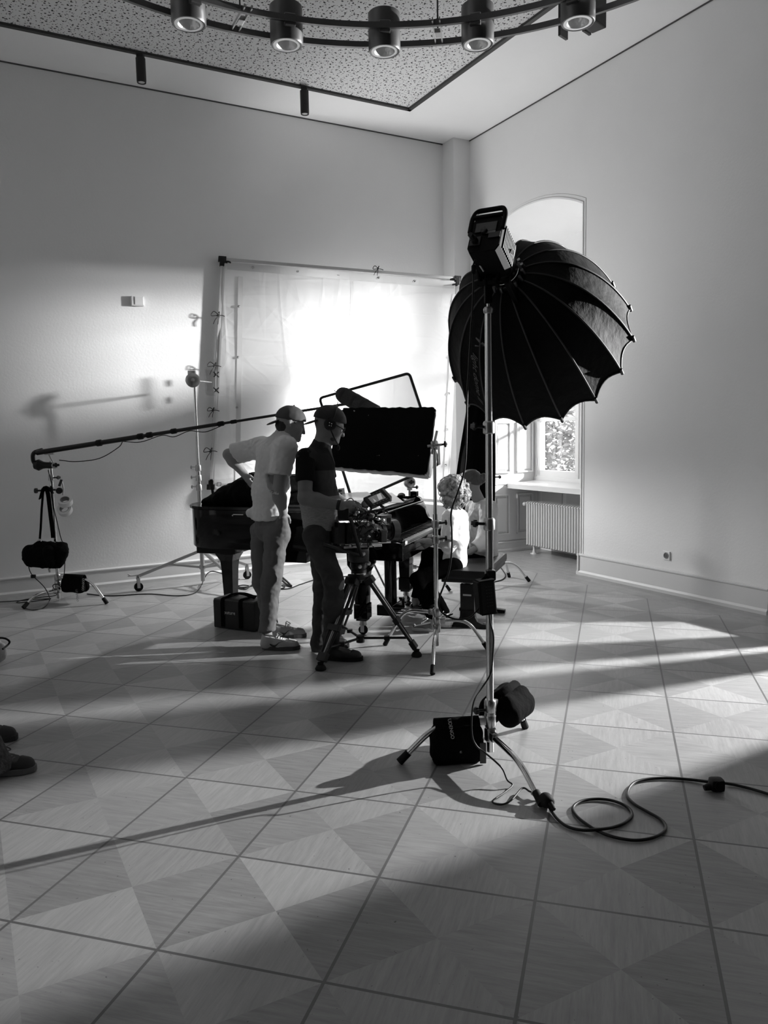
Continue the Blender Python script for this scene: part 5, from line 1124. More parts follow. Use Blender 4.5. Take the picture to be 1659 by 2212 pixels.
# ------------------------------------------------------------------ tripod and cinema camera
TC = V(-.185, 5.42); TF = [V(-.443, 5.075), V(.211, 5.345), V(-.36, 5.80)]
zap = zrow(TC.x, TC.y, 1243)
tt = thing('tripod', 'black two-stage tripod with spreader holding the camera beside the headset man', 'tripod', TC)
TRM = mat('tripod_black', .006, .4, spec=.4); TRA = mat('tripod_tube', .35, .28, 1.0)
for f in TF:
    d = (f - TC).normalized(); s_ = d.cross(V(0, 0, 1)); top = TC + d * .06 + V(0, 0, zap - .01); ft = f + V(0, 0, .05); L_ = ft - top; u = L_.normalized()
    m = MB(); m.box(top + u * .03, (.06, .10, .05), (s_.cross(u), s_, u), bev=.008); lg = m.build('leg', TRM, tt)
    m = MB(); m.box(top + u * (L_.length * .60), (.034, .10, .045), (s_.cross(u), s_, u), bev=.004); m.build('leg_lock', TRM, lg)
    m = MB(); m.box(ft - u * .04, (.034, .075, .06), (s_.cross(u), s_, u), bev=.004); m.build('foot_joint', TRM, lg)
    for k in (-1, 1):
        m = MB(); m.cyl(top + s_ * (.036 * k) + u * .04, top + s_ * (.036 * k) + u * (L_.length * .62), .0115, seg=12); m.build('leg_tube', TRM, lg, smooth=60)
        m = MB(); m.cyl(top + s_ * (.036 * k) + u * (L_.length * .6), ft + s_ * (.022 * k) - u * .04, .009, seg=12); m.build('lower_tube', TRM, lg, smooth=60)
    m = MB(); m.cyl(top + u * .05, ft - u * .05, .0085, seg=10); m.build('centre_tube', TRA, lg, smooth=60)
    m = MB(); m.lathe(f, (0, 0, 1), [(.002, .036), (.012, .038), (.03, .028), (.04, .015)], 18); m.cyl(f + V(0, 0, .03), ft, .018, .022); m.build('rubber_foot', RUBBER, lg, smooth=40)
    m = MB(); sp = ft - u * .10; m.cyl(TC + V(0, 0, .12), sp, .009, seg=10); m.box(TC.lerp(V(sp.x, sp.y), .55) + V(0, 0, .12 + (sp.z - .12) * .55), (.04, .04, .026), bev=.004); m.build('spreader_arm', TRM, tt)
m = MB(); m.cyl(TC + V(0, 0, .09), TC + V(0, 0, .14), .03); m.build('spreader_hub', TRM, tt, smooth=40)
m = MB(); m.lathe(TC + V(0, 0, zap - .03), (0, 0, 1), [(0, .05), (.01, .075), (.03, .078), (.036, .058), (.04, .055), (.075, .055)], 26); m.build('bowl', TRM, tt, smooth=40)
m = MB(); m.lathe(TC + V(0, 0, zap + .018), (0, 0, 1), [(0, .057), (.004, .057)], 26); m.build('bowl_ring', CHROME, tt, smooth=40)
# fluid head
CDIR = Vector((.88, .47, -.04)).normalized(); CS = CDIR.cross(V(0, 0, 1)).normalized(); CU = CS.cross(CDIR).normalized(); CAX = (CDIR, CS, CU)
hd = TC + V(0, 0, zap + .045)
m = MB(); m.lathe(hd, (0, 0, 1), [(0, .05), (.02, .062), (.05, .06), (.06, .045)], 24); m.box(hd + V(0, 0, .10), (.12, .11, .10), CAX, bev=.015)
m.lathe(hd + V(0, 0, .10) - CS * .075, CS, [(0, .03), (.01, .045), (.02, .045)], 20); fh = m.build('fluid_head', TRM, tt, smooth=40)
m = MB()
for k, (a, z) in enumerate(((-.03, .03), (.04, .05), (.0, .12))): m.lathe(hd + CDIR * a + CS * .06 + V(0, 0, z), CS, [(0, .008), (.012, .014), (.022, .014), (.024, .004)], 12)
m.build('drag_knob', STEEL, fh, smooth=40)
m = MB(); m.cyl(hd + CS * .07 + V(0, 0, .10), hd - CDIR * .30 + CS * .10 + V(0, 0, .20), .010); m.cyl(hd - CDIR * .18 + CS * .092 + V(0, 0, .16), hd - CDIR * .31 + CS * .10 + V(0, 0, .204), .016); m.build('pan_handle', TRM, fh)
# camera
cb0 = hd + V(0, 0, .155)
cm = thing('cinema_camera', 'black cinema camera rig with monitor, lens and cables on the tripod', 'camera', cb0)
CB = mat('camera_black', .005, .45, spec=.35); CB2 = mat('camera_black_panel', .010, .5, spec=.35); GL = mat('lens_glass', .004, .05, coat=1.0)
def cp_(a, s, u): return cb0 + CDIR * a + CS * s + CU * u
m = MB(); m.box(cp_(.02, 0, .01), (.30, .07, .018), CAX, bev=.003); m.build('base_plate', STEEL, cm)
m = MB(); m.box(cp_(-.02, 0, .11), (.20, .13, .15), CAX, bev=.008); m.box(cp_(.09, 0, .11), (.05, .11, .12), CAX, bev=.01); bd_ = m.build('body', CB, cm)
m = MB(); m.box(cp_(-.01, .067, .12), (.15, .008, .11), CAX, bev=.003); m.build('side_panel', CB2, bd_)
for k, (a, u) in enumerate(((-.07, .15), (-.05, .15), (-.03, .15), (-.07, .12), (-.045, .10), (.01, .16), (.03, .09), (-.02, .07))):
    m = MB(); m.lathe(cp_(a, .071, u), CS, [(0, .006), (.006, .006), (.007, .004), (.007, .001)], 10); m.build('button', STEEL if k % 2 else CB2, bd_, smooth=40)
m = MB(); m.box(cp_(-.155, 0, .11), (.06, .10, .15), CAX, bev=.006); m.build('battery', CB, cm); m = MB(); m.box(cp_(-.20, .02, .10), (.03, .085, .11), CAX, bev=.005); m.box(cp_(-.20, .066, .09), (.022, .004, .03), CAX); m.build('battery', CB2, cm)
m = MB(); m.lathe(cp_(.11, 0, .11), CDIR, [(0, .045), (.012, .05), (.02, .047), (.06, .047), (.062, .052), (.085, .052), (.087, .047), (.13, .047), (.135, .056), (.16, .058), (.162, .05), (.15, .045)], 30, False); ln = m.build('lens', CB, cm, smooth=30)
m = MB(); m.lathe(cp_(.255, 0, .11), CDIR, [(0, .046), (.006, .035), (.008, .001)], 24, False); m.build('front_glass', GL, ln, smooth=60)
m = MB(); m.lathe(cp_(.265, 0, .11), CDIR, [(-.012, .058), (-.012, .072), (.035, .078), (.035, .072), (-.005, .06)], 30, False); m.build('matte_ring', mat('ring_rubber', .016, .35), cm, smooth=40)
for s in (-.03, .03):
    m = MB(); m.cyl(cp_(-.12, s, .03), cp_(.24, s, .03), .0075, seg=12); m.build('support_rod', STEEL, cm, smooth=60)
m = MB(); m.box(cp_(.15, .075, .085), (.05, .055, .09), CAX, bev=.006); m.lathe(cp_(.17, .05, .105), CDIR, [(0, .02), (0, .026), (.012, .026), (.012, .02)], 18); m.build('focus_motor', CB2, cm)
m = MB(); m.box(cp_(.02, 0, .225), (.20, .028, .026), CAX, bev=.01)
for a in (-.06, .09): m.box(cp_(a, 0, .20), (.024, .022, .05), CAX, bev=.004)
m.build('top_handle', CB, cm)
m = MB(); m.cyl(cp_(.08, 0, .235), cp_(.10, .0, .275), .009); m.ball(cp_(.09, 0, .25), .016, 10); m.build('monitor_arm', DARKMETAL, cm)
# monitor, seen from behind its left edge, tilted up
mc = P(814, 1079, 5.30); mx_ = Vector((.80, .42, .30)).normalized(); mn = Vector((-.35, -.85, .62)); mn = (mn - mx_ * mn.dot(mx_)).normalized(); my = mn.cross(mx_).normalized(); MAX_ = (mx_, my, mn)
m = MB(); m.box(mc, (.155, .105, .028), MAX_, bev=.005); mo = m.build('monitor', CB, cm)
m = MB(); m.box(mc + mn * .0145, (.105, .062, .002), MAX_); m.build('screen', mat('monitor_picture', .06, .2, emit=.10, noise_v=(18, .7)), mo)
m = MB(); q = mc + mn * .016; m.face([q + mx_ * .0 - my * .026, q + mx_ * .03 - my * .026, q + mx_ * .045 + my * .026, q + mx_ * .015 + my * .026]); m.face([q - mx_ * .035 - my * .024, q - mx_ * .02 - my * .024, q - mx_ * .026 + my * .01]); m.build('screen_highlight', mat('screen_bright', .5, .3, emit=.25), mo)
m = MB()
for k in range(5):
    for e in (-.043, .043): m.box(mc + mn * .015 + mx_ * (-.05 + k * .025) + my * e, (.014, .004, .001), MAX_)
m.build('button_marks', mat('print_light', .3, .6), mo)
m = MB(); m.box(mc + mx_ * .083, (.016, .10, .045), MAX_, bev=.003); m.build('side_case', mat('monitor_grey', .32, .4), mo)
m = MB(); m.tube(arc([cp_(.09, 0, .25), mc - my * .08 - mn * .02, mc - my * .05 - mn * .015], 6), .010, 8); m.build('monitor_arm', DARKMETAL, cm)
# transmitter box with aerial on the operator's side
tx = P(741, 1108, 5.22); m = MB(); m.box(tx, (.075, .05, .085), (V(1, .1, 0).normalized(), V(-.1, 1, 0).normalized(), V(0, 0, 1)), bev=.006); tb = m.build('transmitter', CB, cm)
m = MB(); m.box(tx + V(-.006, -.026, .018), (.035, .003, .02)); m.build('small_display', CB2, tb)
m = MB(); m.tube(arc([tx + V(.01, 0, .04), P(748, 1082, 5.22), P(760, 1077, 5.2), P(768, 1093, 5.2), P(766, 1108, 5.2)], 8), .0035, 6); m.build('cable', CABLE, cm, smooth=60)
m = MB(); m.tube([P(757, 1118, 5.22), P(766, 1150, 5.25), P(774, 1180, 5.28), P(781, 1200, 5.3)], .013, 10); m.build('support_arm', CB, cm, smooth=60)
# many small arms, plugs and cables
rr = random.Random(12)
for i in range(16):
    a, s, u = rr.uniform(-.12, .16), rr.uniform(.05, .10), rr.uniform(.02, .26); p = cp_(a, s, u); q = [p]
    for k in range(3): q.append(q[-1] + Vector((rr.uniform(-.05, .06), rr.uniform(-.03, .02), rr.uniform(-.05, .05))))
    m = MB(); m.tube(arc(q, 6), .003 + .0015 * rr.random(), 6); m.build('cable', CABLE if i % 3 else mat('cable_grey', .18, .4), cm, smooth=60)
for i in range(26):
    a, s, u = rr.uniform(-.10, .18), rr.uniform(.065, .105), rr.uniform(.02, .27); p = cp_(a, s, u); d = Vector((rr.uniform(-1, 1), rr.uniform(-1, .1), rr.uniform(-.6, .6))).normalized()
    m = MB(); m.lathe(p, d, [(0, .006), (.012, .007), (.014, .009), (.02, .009), (.021, .001)], 10); m.build('connector', STEEL if i % 2 else CB2, cm, smooth=40)
for a, u in ((.13, .20), (.17, .19), (.04, .27), (-.03, .25), (.10, .29)):
    m = MB(); m.lathe(cp_(a, .03, u), CS, [(-.02, .008), (0, .012), (.02, .012), (.024, .006)], 12); m.build('clamp_screw', STEEL, cm, smooth=40)
m = MB(); m.box(cp_(.19, .02, .215), (.085, .06, .02), CAX, bev=.004); m.box(cp_(.23, .02, .20), (.01, .06, .06), CAX, bev=.003); m.build('sunshade_bracket', mat('bracket_grey', .05, .35, .8), cm)
m = MB(); m.lathe(cp_(.06, -.02, .30), V(.2, -1, .3), [(-.02, .02), (-.018, .03), (.018, .03), (.02, .02), (.02, .001)], 20); m.build('range_finder', mat('lens_grey', .10, .2), cm, smooth=40)
# ------------------------------------------------------------------ people
def T3(v): return (v.x, v.y, v.z)
SKIN = mat('skin', .28, .5, spec=.4); SKIN_D = mat('skin_tanned', .17, .5, spec=.4)
def head_prims(c, f, up=V(0, 0, 1), s=1.0, ears=True):
    """c = centre of the skull, f = facing direction"""
    f = Vector(f).normalized(); l = Vector(up).cross(f).normalized(); u = f.cross(l).normalized(); ax = (T3(f), T3(l), T3(u))
    q = lambda a, b, d: T3(c + f * (a * s) + l * (b * s) + u * (d * s)); Z = ((0, 0, 1), 1.0)
    pr = [('e', q(-.008, 0, .012), (.098 * s, .077 * s, .095 * s), ax), ('e', q(.032, 0, -.045), (.064 * s, .060 * s, .075 * s), ax), ('e', q(.045, 0, -.088), (.042 * s, .042 * s, .032 * s), ax),
          ('c', q(.095, 0, -.012), q(.109, 0, -.048), .008 * s, .0115 * s, *Z, .012), ('c', q(.080, -.034, .004), q(.080, .034, .004), .012 * s, .012 * s, *Z, .015),
          ('c', q(.088, -.018, -.074), q(.088, .018, -.074), .007 * s, .007 * s, *Z, .010), ('c', q(.084, -.012, -.086), q(.084, .012, -.086), .007 * s, .007 * s, *Z, .008), ('e', q(.078, 0, -.106), (.018 * s, .022 * s, .014 * s), ax)]
    for k in (-1, 1):
        pr.append(('e', q(.060, .045 * k, -.035), (.026 * s, .022 * s, .026 * s), ax)); pr.append(('-', 'e', q(.094, .031 * k, -.014), (.012 * s, .014 * s, .009 * s), ax))
        if ears:
            pr += [('c', q(-.002, .080 * k, .014), q(-.012, .084 * k, .004), .010 * s, .011 * s, *Z, .006), ('c', q(-.012, .084 * k, .004), q(.0, .080 * k, -.028), .010 * s, .008 * s, *Z, .006)]
    return pr
def hand_prims(wr, d, n, s=1.0, curl=.5, side=1, spread=1.0):
    """wr = wrist, d = along the hand, n = back of the hand, side = +1 thumb on d x n side"""
    d = Vector(d).normalized(); n = Vector(n); n = (n - d * n.dot(d)).normalized(); e = d.cross(n) * side; K = ((0, 0, 1), 1.0, .006); pr = []
    pr.append(('c', T3(wr), T3(wr + d * .05 * s), .021 * s, .020 * s, T3(e), 1.35, .02)); pr.append(('c', T3(wr + d * .04 * s), T3(wr + d * .082 * s), .017 * s, .014 * s, T3(e), 2.2, .015))
    for i, (off, ln) in enumerate(((.030, .068), (.010, .076), (-.011, .071), (-.031, .056))):
        b = wr + d * (.088 - .006 * abs(i - 1.2)) * s + e * (off * spread * s); dd = (d + e * (off * 2.2 * spread)).normalized(); p = b
        for k, fr in enumerate((.45, .32, .23)):
            a = curl * (.35 + .55 * k); q = p + (dd * math.cos(a) - n * math.sin(a)) * (ln * fr * s); r = (.0085 - .0009 * k) * s; pr.append(('c', T3(p), T3(q), r, r * .92, *K)); p = q
    b = wr + d * .022 * s + e * .020 * s; q1 = b + (e * .75 + d * .62 - n * .15).normalized() * .042 * s; q2 = q1 + (d * .85 + e * .25 - n * .35 * curl).normalized() * .034 * s; q3 = q2 + (d * .9 - n * .4 * curl).normalized() * .024 * s
    pr += [('c', T3(b), T3(q1), .013 * s, .011 * s, (0, 0, 1), 1.0, .012), ('c', T3(q1), T3(q2), .0105 * s, .0095 * s, *K), ('c', T3(q2), T3(q3), .0095 * s, .008 * s, *K)]
    return pr
def limb(a, b, ra, rb, bulge=0.0, at=.3):
    if not bulge: return [('c', T3(a), T3(b), ra, rb)]
    m_ = a.lerp(b, at); return [('c', T3(a), T3(m_), ra, ra + bulge), ('c', T3(m_), T3(b), ra + bulge, rb)]
def shoe(parent, heel, d, ln, upper, sole, z0=0.0, wide=.082, high=.10, name='shoe', sole_h=.026, logo=None, laces=None):
    d = Vector((d[0], d[1], 0)).normalized(); e = V(0, 0, 1).cross(d); h = V(heel.x, heel.y, z0); q = lambda a, b, z: T3(h + d * (a * ln) + e * b + V(0, 0, z)); w = wide / 2
    up = [('c', q(.16, 0, .045), q(.50, 0, .044), w * .80, w * .92, T3(d), 1.0, .03), ('c', q(.5, 0, .044), q(.82, .0, .030), w * .92, w * .80, T3(d), 1.0, .03), ('c', q(.12, 0, .04), q(.16, 0, high - .012), w * .78, w * .74, T3(d), 1.05, .03), ('c', q(.18, 0, high - .02), q(.42, 0, .072), w * .70, w * .62, T3(d), 1.0, .03)]
    s_ = soft(name, up, upper, parent, vox=.006, k=.03, cuts=[((0, 0, z0 + .012), (0, 0, -1)), (q(.15, 0, high), (T3((d * .25 + V(0, 0, 1)).normalized())), .16)])
    m = MB(); out = []
    for k in range(28):
        a = 2 * math.pi * k / 28; x = math.cos(a); y = math.sin(a); wd = w * 1.02 * (1.0 if x > -.2 else .88) * (1.06 if .1 < x < .7 else 1.0); out.append(h + d * (ln * (.5 + .5 * (abs(x) ** .82) * (1 if x > 0 else -1))) + e * (wd * (abs(y) ** .8) * (1 if y > 0 else -1)) + V(0, 0, .003))
    m.prism(out, V(0, 0, sole_h)); m.build('sole', sole, s_)
    if laces:
        m = MB()
        for k in range(5):
            c = h + d * (ln * (.40 + .055 * k)) + V(0, 0, .092 - .0075 * k); m.tube(arc([c - e * .022, c + V(0, 0, .006) - e * .006, c + V(0, 0, .006) + e * .006, c + e * .022], 4), .0035, 6)
        c = h + d * ln * .42 + V(0, 0, .10); m.tube(arc([c, c + e * .02 + V(0, 0, .02), c + d * .03 + e * .03, c + d * .01], 6), .003, 6); m.tube(arc([c, c - e * .02 + V(0, 0, .02), c + d * .03 - e * .035, c + d * .01], 6), .003, 6)
        m.build('laces', laces, s_)
    if logo:
        m = MB(); sd = -1 if e.y > 0 else 1
        up_, lo_ = [], []
        for k in range(13):
            u = k / 12; x = .25 + .34 * u; zc = .050 - .016 * math.sin(math.pi * min(u * 1.5, 1)) + .022 * max(0, (u - .35) / .65) ** 1.2; th_ = .012 * math.sin(math.pi * min(1, u * 1.05 + .12)) * (1 - u) ** .6 + .0006
            base = h + d * (ln * x) + e * (sd * (w * .97)) + V(0, 0, 0); up_.append(base + V(0, 0, zc + th_)); lo_.append(base + V(0, 0, zc - th_ * .6))
        m.grid([up_, lo_]); ob = m.build('side_stripe', logo, s_); md = ob.modifiers.new('t', 'SOLIDIFY'); md.thickness = .004
    return s_
def folds(sx, sy, sz, amp, fine=.25):
    return lambda p: amp * noise.noise(V(p.x * sx, p.y * sy, p.z * sz)) + amp * fine * noise.noise(p * 38)
def cap(parent, c, f, up, s, m_, brim_dir, name='cap'):
    f = Vector(f).normalized(); l = Vector(up).cross(f).normalized(); u = f.cross(l).normalized(); ax = (T3(f), T3(l), T3(u)); bdir = f * brim_dir
    pr = [('e', T3(c + u * .022 * s - f * .006 * s), (.110 * s, .090 * s, .098 * s), ax)]
    o = soft(name, pr, m_, parent, vox=.005, k=.02, cuts=[(T3(c + u * .020 * s), T3((-u + f * -.10 * brim_dir).normalized()))], disp=lambda p: .002 * noise.noise(p * 30))
    b0 = c + bdir * .084 * s - u * .004 * s; dn = (bdir - u * .72).normalized(); pr = [('e', T3(b0 + dn * .040 * s), (.055 * s, .078 * s, .0085 * s), (T3(dn), T3(l), T3(dn.cross(l).normalized())))]
    soft('brim', pr, m_, o, vox=.004, k=.02); m = MB(); m.ball(c + u * .121 * s - f * .006 * s, .007, 10); m.build('top_button', m_, o); return o
# ---------------------------------------- man in the white t-shirt
f1 = Vector((.78, .62, 0)); r1 = V(f1.y, -f1.x); lat1 = T3(r1)
t = thing('person', 'person in white t-shirt and backward cap leaning over with one hand on hip', 'person', V(-.80, 5.75))
J = dict(pel=P(584, 1138, 5.76), wai=P(584, 1085, 5.76), che=P(592, 985, 5.74), nek=P(618, 936, 5.72), hdc=P(628, 913, 5.70), shR=P(615, 966, 5.58), elR=P(601, 1062, 5.55), wrR=P(612, 1106, 5.59), shL=P(566, 968, 5.93), elL=P(494, 982, 6.0), wrL=P(528, 1024, 6.02),
         hiR=P(599, 1152, 5.67), knR=P(585, 1255, 5.64), anR=P(576, 1372, 5.66), hiL=P(566, 1150, 5.86), knL=P(566, 1255, 5.90), anL=P(586, 1350, 5.92))
fh1 = Vector((.985, .12, -.28)); uh1 = Vector((.28, .03, .95))
body = head_prims(J['hdc'], fh1, uh1, 1.03) + [('c', T3(J['nek']), T3(J['hdc'] - uh1 * .05), .062, .058), ('c', T3(J['pel']), T3(J['che']), .095, .105, lat1, 1.25), ('c', T3(J['shL']), T3(J['shR']), .055, .055)]
body += limb(J['shR'], J['elR'], .055, .043) + limb(J['elR'], J['wrR'], .042, .029, .006) + hand_prims(J['wrR'], V(-.10, .22, -1), r1 * -1, .85, .5, 1)
body += limb(J['shL'], J['elL'], .052, .042) + limb(J['elL'], J['wrL'], .042, .030, .006) + hand_prims(J['wrL'], P(543, 1048, 6.0) - J['wrL'], V(-1, -.2, .6), 1, .6, -1)
body += limb(J['hiR'], J['knR'], .07, .05) + limb(J['knR'], J['anR'], .05, .036) + limb(J['hiL'], J['knL'], .07, .05) + limb(J['knL'], J['anL'], .05, .036)
body += [('c', T3(J['anR']), T3(J['anR'] - V(0, 0, .05)), .036, .035), ('c', T3(J['anL']), T3(J['anL'] - V(0, 0, .05)), .036, .035)]
o = soft('body', body, SKIN, t, vox=.005, k=.022)
tee = [('c', T3(P(582, 1120, 5.76)), T3(P(585, 1060, 5.75)), .118, .118, lat1, 1.26), ('c', T3(P(585, 1060, 5.75)), T3(J['che']), .118, .124, lat1, 1.32), ('c', T3(J['shL']), T3(J['shR']), .075, .075), ('c', T3(J['che']), T3(J['nek']), .10, .075, lat1, 1.1),
       ('c', T3(J['shR']), T3(P(601, 1045, 5.55)), .074, .084), ('c', T3(J['shL']), T3(P(500, 980, 5.99)), .078, .082), ('c', T3(P(540, 1108, 5.80)), T3(P(570, 1110, 5.80)), .03, .06)]
WTEE = mat('white_cotton', .70, .85, bump=(9, .35, .03), sheen=.2)
soft('t_shirt', tee, WTEE, t, vox=.007, k=.05, cuts=[(T3(P(580, 1124, 5.7)), (.05, 0, -1)), (T3(P(606, 1026, 5.55)), T3((J['elR'] - J['shR']).normalized()), .135), (T3(P(512, 984, 5.98)), T3((J['elL'] - J['shL']).normalized() + V(0.1, 0, -.35)), .13), (T3(J['nek'] + V(.01, 0, .02)), T3(Vector((.35, .1, 1))), .09)], disp=folds(8, 8, 3.0, .016, .3))
TROU = mat('grey_trousers', .13, .85, bump=(12, .35, .02))
tr = [('c', T3(P(584, 1115, 5.76)), T3(J['pel']), .108, .112, lat1, 1.25)] + limb(J['hiR'], J['knR'], .094, .070) + limb(J['knR'], P(577, 1368, 5.66), .070, .062) + limb(J['hiL'], J['knL'], .092, .068) + limb(J['knL'], P(586, 1350, 5.92), .068, .058) + [('c', T3(J['wrR'] + V(-.01, .02, -.055)), T3(J['wrR'] + V(-.02, .05, -.15)), .042, .052)]
soft('trousers', tr, TROU, t, vox=.007, k=.03, cuts=[(T3(P(577, 1362, 5.66)), (.05, 0, -1), .12), (T3(P(586, 1345, 5.92)), (0, 0, -1), .12)], disp=folds(6, 6, 13, .012, .3))
CAPM = mat('dark_cap', .06, .8); cap(t, J['hdc'], fh1, uh1, 1.03, CAPM, -1)
hf = fh1.normalized(); hl = uh1.cross(hf).normalized(); hu = hf.cross(hl)
soft('hair', [('e', T3(J['hdc'] - hf * .046 - hu * .030), (.060, .073, .058), (T3(hf), T3(hl), T3(hu))), ('e', T3(J['hdc'] + hf * .028 + hu * .010), (.018, .079, .03), (T3(hf), T3(hl), T3(hu)))], mat('dark_hair', .02, .6), t, vox=.005, k=.012, disp=lambda p: .003 * noise.noise(p * 60))
SNK = mat('grey_sneaker', .42, .6); SOLE = mat('dark_sole', .06, .7); LACE = mat('white_lace', .7, .7); LOGO = mat('black_mark', .02, .5)
h0 = PZ(566, 1402); shoe(t, h0, (PZ(647, 1402) - h0), .285, SNK, SOLE, wide=.105, high=.105, logo=LOGO, laces=LACE)
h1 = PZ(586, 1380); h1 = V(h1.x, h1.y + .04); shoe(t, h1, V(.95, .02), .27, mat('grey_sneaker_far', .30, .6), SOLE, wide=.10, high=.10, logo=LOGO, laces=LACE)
# ---------------------------------------- camera operator
f2 = Vector((.86, .50, 0)); r2 = V(f2.y, -f2.x); lat2 = T3(r2)
t = thing('person', 'person in dark two-tone t-shirt with backward cap and headset operating the camera', 'person', V(-.42, 5.42))
J = dict(pel=P(690, 1150, 5.42), che=P(686, 1010, 5.40), nek=P(694, 962, 5.40), hdc=P(712, 915, 5.38), shR=P(660, 988, 5.27), elR=P(659, 1076, 5.20), wrR=P(738, 1092, 5.16), shL=P(698, 985, 5.52), elL=P(712, 1065, 5.56), wrL=P(762, 1100, 5.46),
         hiR=P(682, 1160, 5.33), knR=P(722, 1258, 5.25), anR=P(716, 1392, 5.32), hiL=P(692, 1160, 5.52), knL=P(697, 1265, 5.52), anL=P(688, 1390, 5.54))
fh2 = Vector((.98, .12, -.34)); uh2 = Vector((.33, .03, .93))
body = head_prims(J['hdc'], fh2, uh2, 1.03) + [('c', T3(J['nek'] - V(0, 0, .02)), T3(J['hdc'] - uh2 * .05 - fh2 * .01), .066, .060), ('c', T3(J['pel']), T3(J['che']), .095, .105, lat2, 1.25), ('c', T3(J['shL']), T3(J['shR']), .055, .055)]
body += limb(J['shR'], J['elR'], .056, .047) + limb(J['elR'], J['wrR'], .047, .031, .004) + hand_prims(J['wrR'], P(772, 1086, 5.2) - J['wrR'], V(-.1, -.5, 1), 1.0, .8, -1)
body += limb(J['shL'], J['elL'], .055, .045) + limb(J['elL'], J['wrL'], .044, .030) + hand_prims(J['wrL'], V(.8, -.1, -.1), V(0, .6, 1), 1.0, .8, 1)
body += limb(J['hiR'], J['knR'], .07, .055) + limb(J['knR'], J['anR'], .055, .036) + limb(J['hiL'], J['knL'], .07, .05) + limb(J['knL'], J['anL'], .05, .036)
body += [('c', T3(J['anR']), T3(J['anR'] - V(0, 0, .05)), .036, .035), ('c', T3(J['anL']), T3(J['anL'] - V(0, 0, .05)), .036, .035)]
o = soft('body', body, SKIN_D, t, vox=.005, k=.022)
def band_mat():
    m_ = mat('two_tone_jersey', .05, .9, bump=(14, .3, .02)); nt = m_.node_tree; b = nt.nodes['Principled BSDF']; g = nt.nodes.new('ShaderNodeNewGeometry'); sx = nt.nodes.new('ShaderNodeSeparateXYZ'); nt.links.new(g.outputs['Position'], sx.inputs[0])
    z1, z2 = P(700, 1015, 5.35).z, P(715, 1070, 5.35).z
    ml = nt.nodes.new('ShaderNodeTexNoise'); ml.inputs['Scale'].default_value = 1; mp = nt.nodes.new('ShaderNodeMapping'); mp.inputs['Scale'].default_value = (40, 40, 240); nt.links.new(g.outputs['Position'], mp.inputs[0]); nt.links.new(mp.outputs[0], ml.inputs['Vector'])
    a = nm(nt, 'GREATER_THAN', sx.outputs[2], z1); c = nm(nt, 'GREATER_THAN', sx.outputs[2], z2); low = nm(nt, 'MULTIPLY', nm(nt, 'ADD', ml.outputs['Fac'], .45), .26)
    v = nm(nt, 'ADD', nm(nt, 'MULTIPLY', a, .012), nm(nt, 'MULTIPLY', nm(nt, 'SUBTRACT', 1.0, a), nm(nt, 'ADD', nm(nt, 'MULTIPLY', c, .055), nm(nt, 'MULTIPLY', nm(nt, 'SUBTRACT', 1.0, c), low)))); nt.links.new(v, b.inputs['Base Color']); return m_
JER = band_mat()
tee = [('c', T3(P(690, 1140, 5.42)), T3(P(688, 1075, 5.41)), .116, .116, lat2, 1.25), ('c', T3(P(688, 1075, 5.41)), T3(J['che']), .116, .114, lat2, 1.35), ('c', T3(J['shL']), T3(J['shR']), .066, .066), ('c', T3(J['che']), T3(J['nek']), .095, .072, lat2, 1.1), ('c', T3(P(712, 1080, 5.45)), T3(P(710, 1110, 5.45)), .06, .06, lat2, 1.5)]
soft('t_shirt', tee, JER, t, vox=.007, k=.045, cuts=[(T3(P(690, 1143, 5.4)), (-.06, 0, -1)), (T3(J['nek'] + V(.015, 0, .02)), T3(Vector((.45, .1, 1))), .09)], disp=folds(9, 9, 6, .011, .3))
for s, sh, el in (('R', J['shR'], J['elR']), ('L', J['shL'], J['elL'])):
    d = (el - sh); e_ = sh + d * .60; soft('sleeve', [('c', T3(sh), T3(sh + d * .8), .066, .068)], mat('black_jersey', .009, .9, spec=.1), t, vox=.007, cuts=[(T3(e_), T3(d.normalized()))], disp=folds(9, 9, 6, .006))
JEAN = mat('dark_denim', .035, .9, bump=(70, .3, .006), noise_v=(9, .35))
tr = [('c', T3(P(690, 1130, 5.42)), T3(J['pel']), .105, .108, lat2, 1.22)] + limb(J['hiR'], J['knR'], .092, .070) + limb(J['knR'], P(714, 1410, 5.32), .066, .056, .004) + limb(J['hiL'], J['knL'], .090, .066) + limb(J['knL'], P(688, 1406, 5.54), .064, .056)
kf = Vector((.9, .1, .1)).normalized()
soft('jeans', tr + [('-', 'e', T3(J['knR'] + V(.068, -.02, -.02)), (.03, .06, .035))], JEAN, t, vox=.007, k=.03, cuts=[(T3(P(716, 1412, 5.32)), (0, 0, -1), .1), (T3(P(688, 1406, 5.54)), (0, 0, -1), .1)], disp=folds(8, 8, 18, .009, .3))
soft('bare_knee', [('e', T3(J['knR'] + V(.022, -.012, -.012)), (.050, .052, .05))], SKIN_D, bpy.data.objects['jeans'], vox=.006)
cap(t, J['hdc'], fh2, uh2, 1.05, mat('black_cap', .02, .8), -1)
hf = fh2.normalized(); hl = uh2.cross(hf).normalized(); hu = hf.cross(hl); hc = J['hdc']
m = MB(); m.tube([hc + hl * (.098 * math.cos(a)) + hu * (.128 * math.sin(a)) + hf * .01 for a in [math.pi * k / 20 for k in range(21)]], .006, 8); hs = m.build('headset', BLACKPL, t, smooth=60)
m = MB()
for k in (-1, 1): m.lathe(hc + hl * (.078 * k) - hu * .005, hl * k, [(0, .036), (.012, .042), (.03, .038), (.034, .03), (.036, .001)], 22)
m.build('ear_cup', BLACKPL, hs, smooth=40)
m = MB()
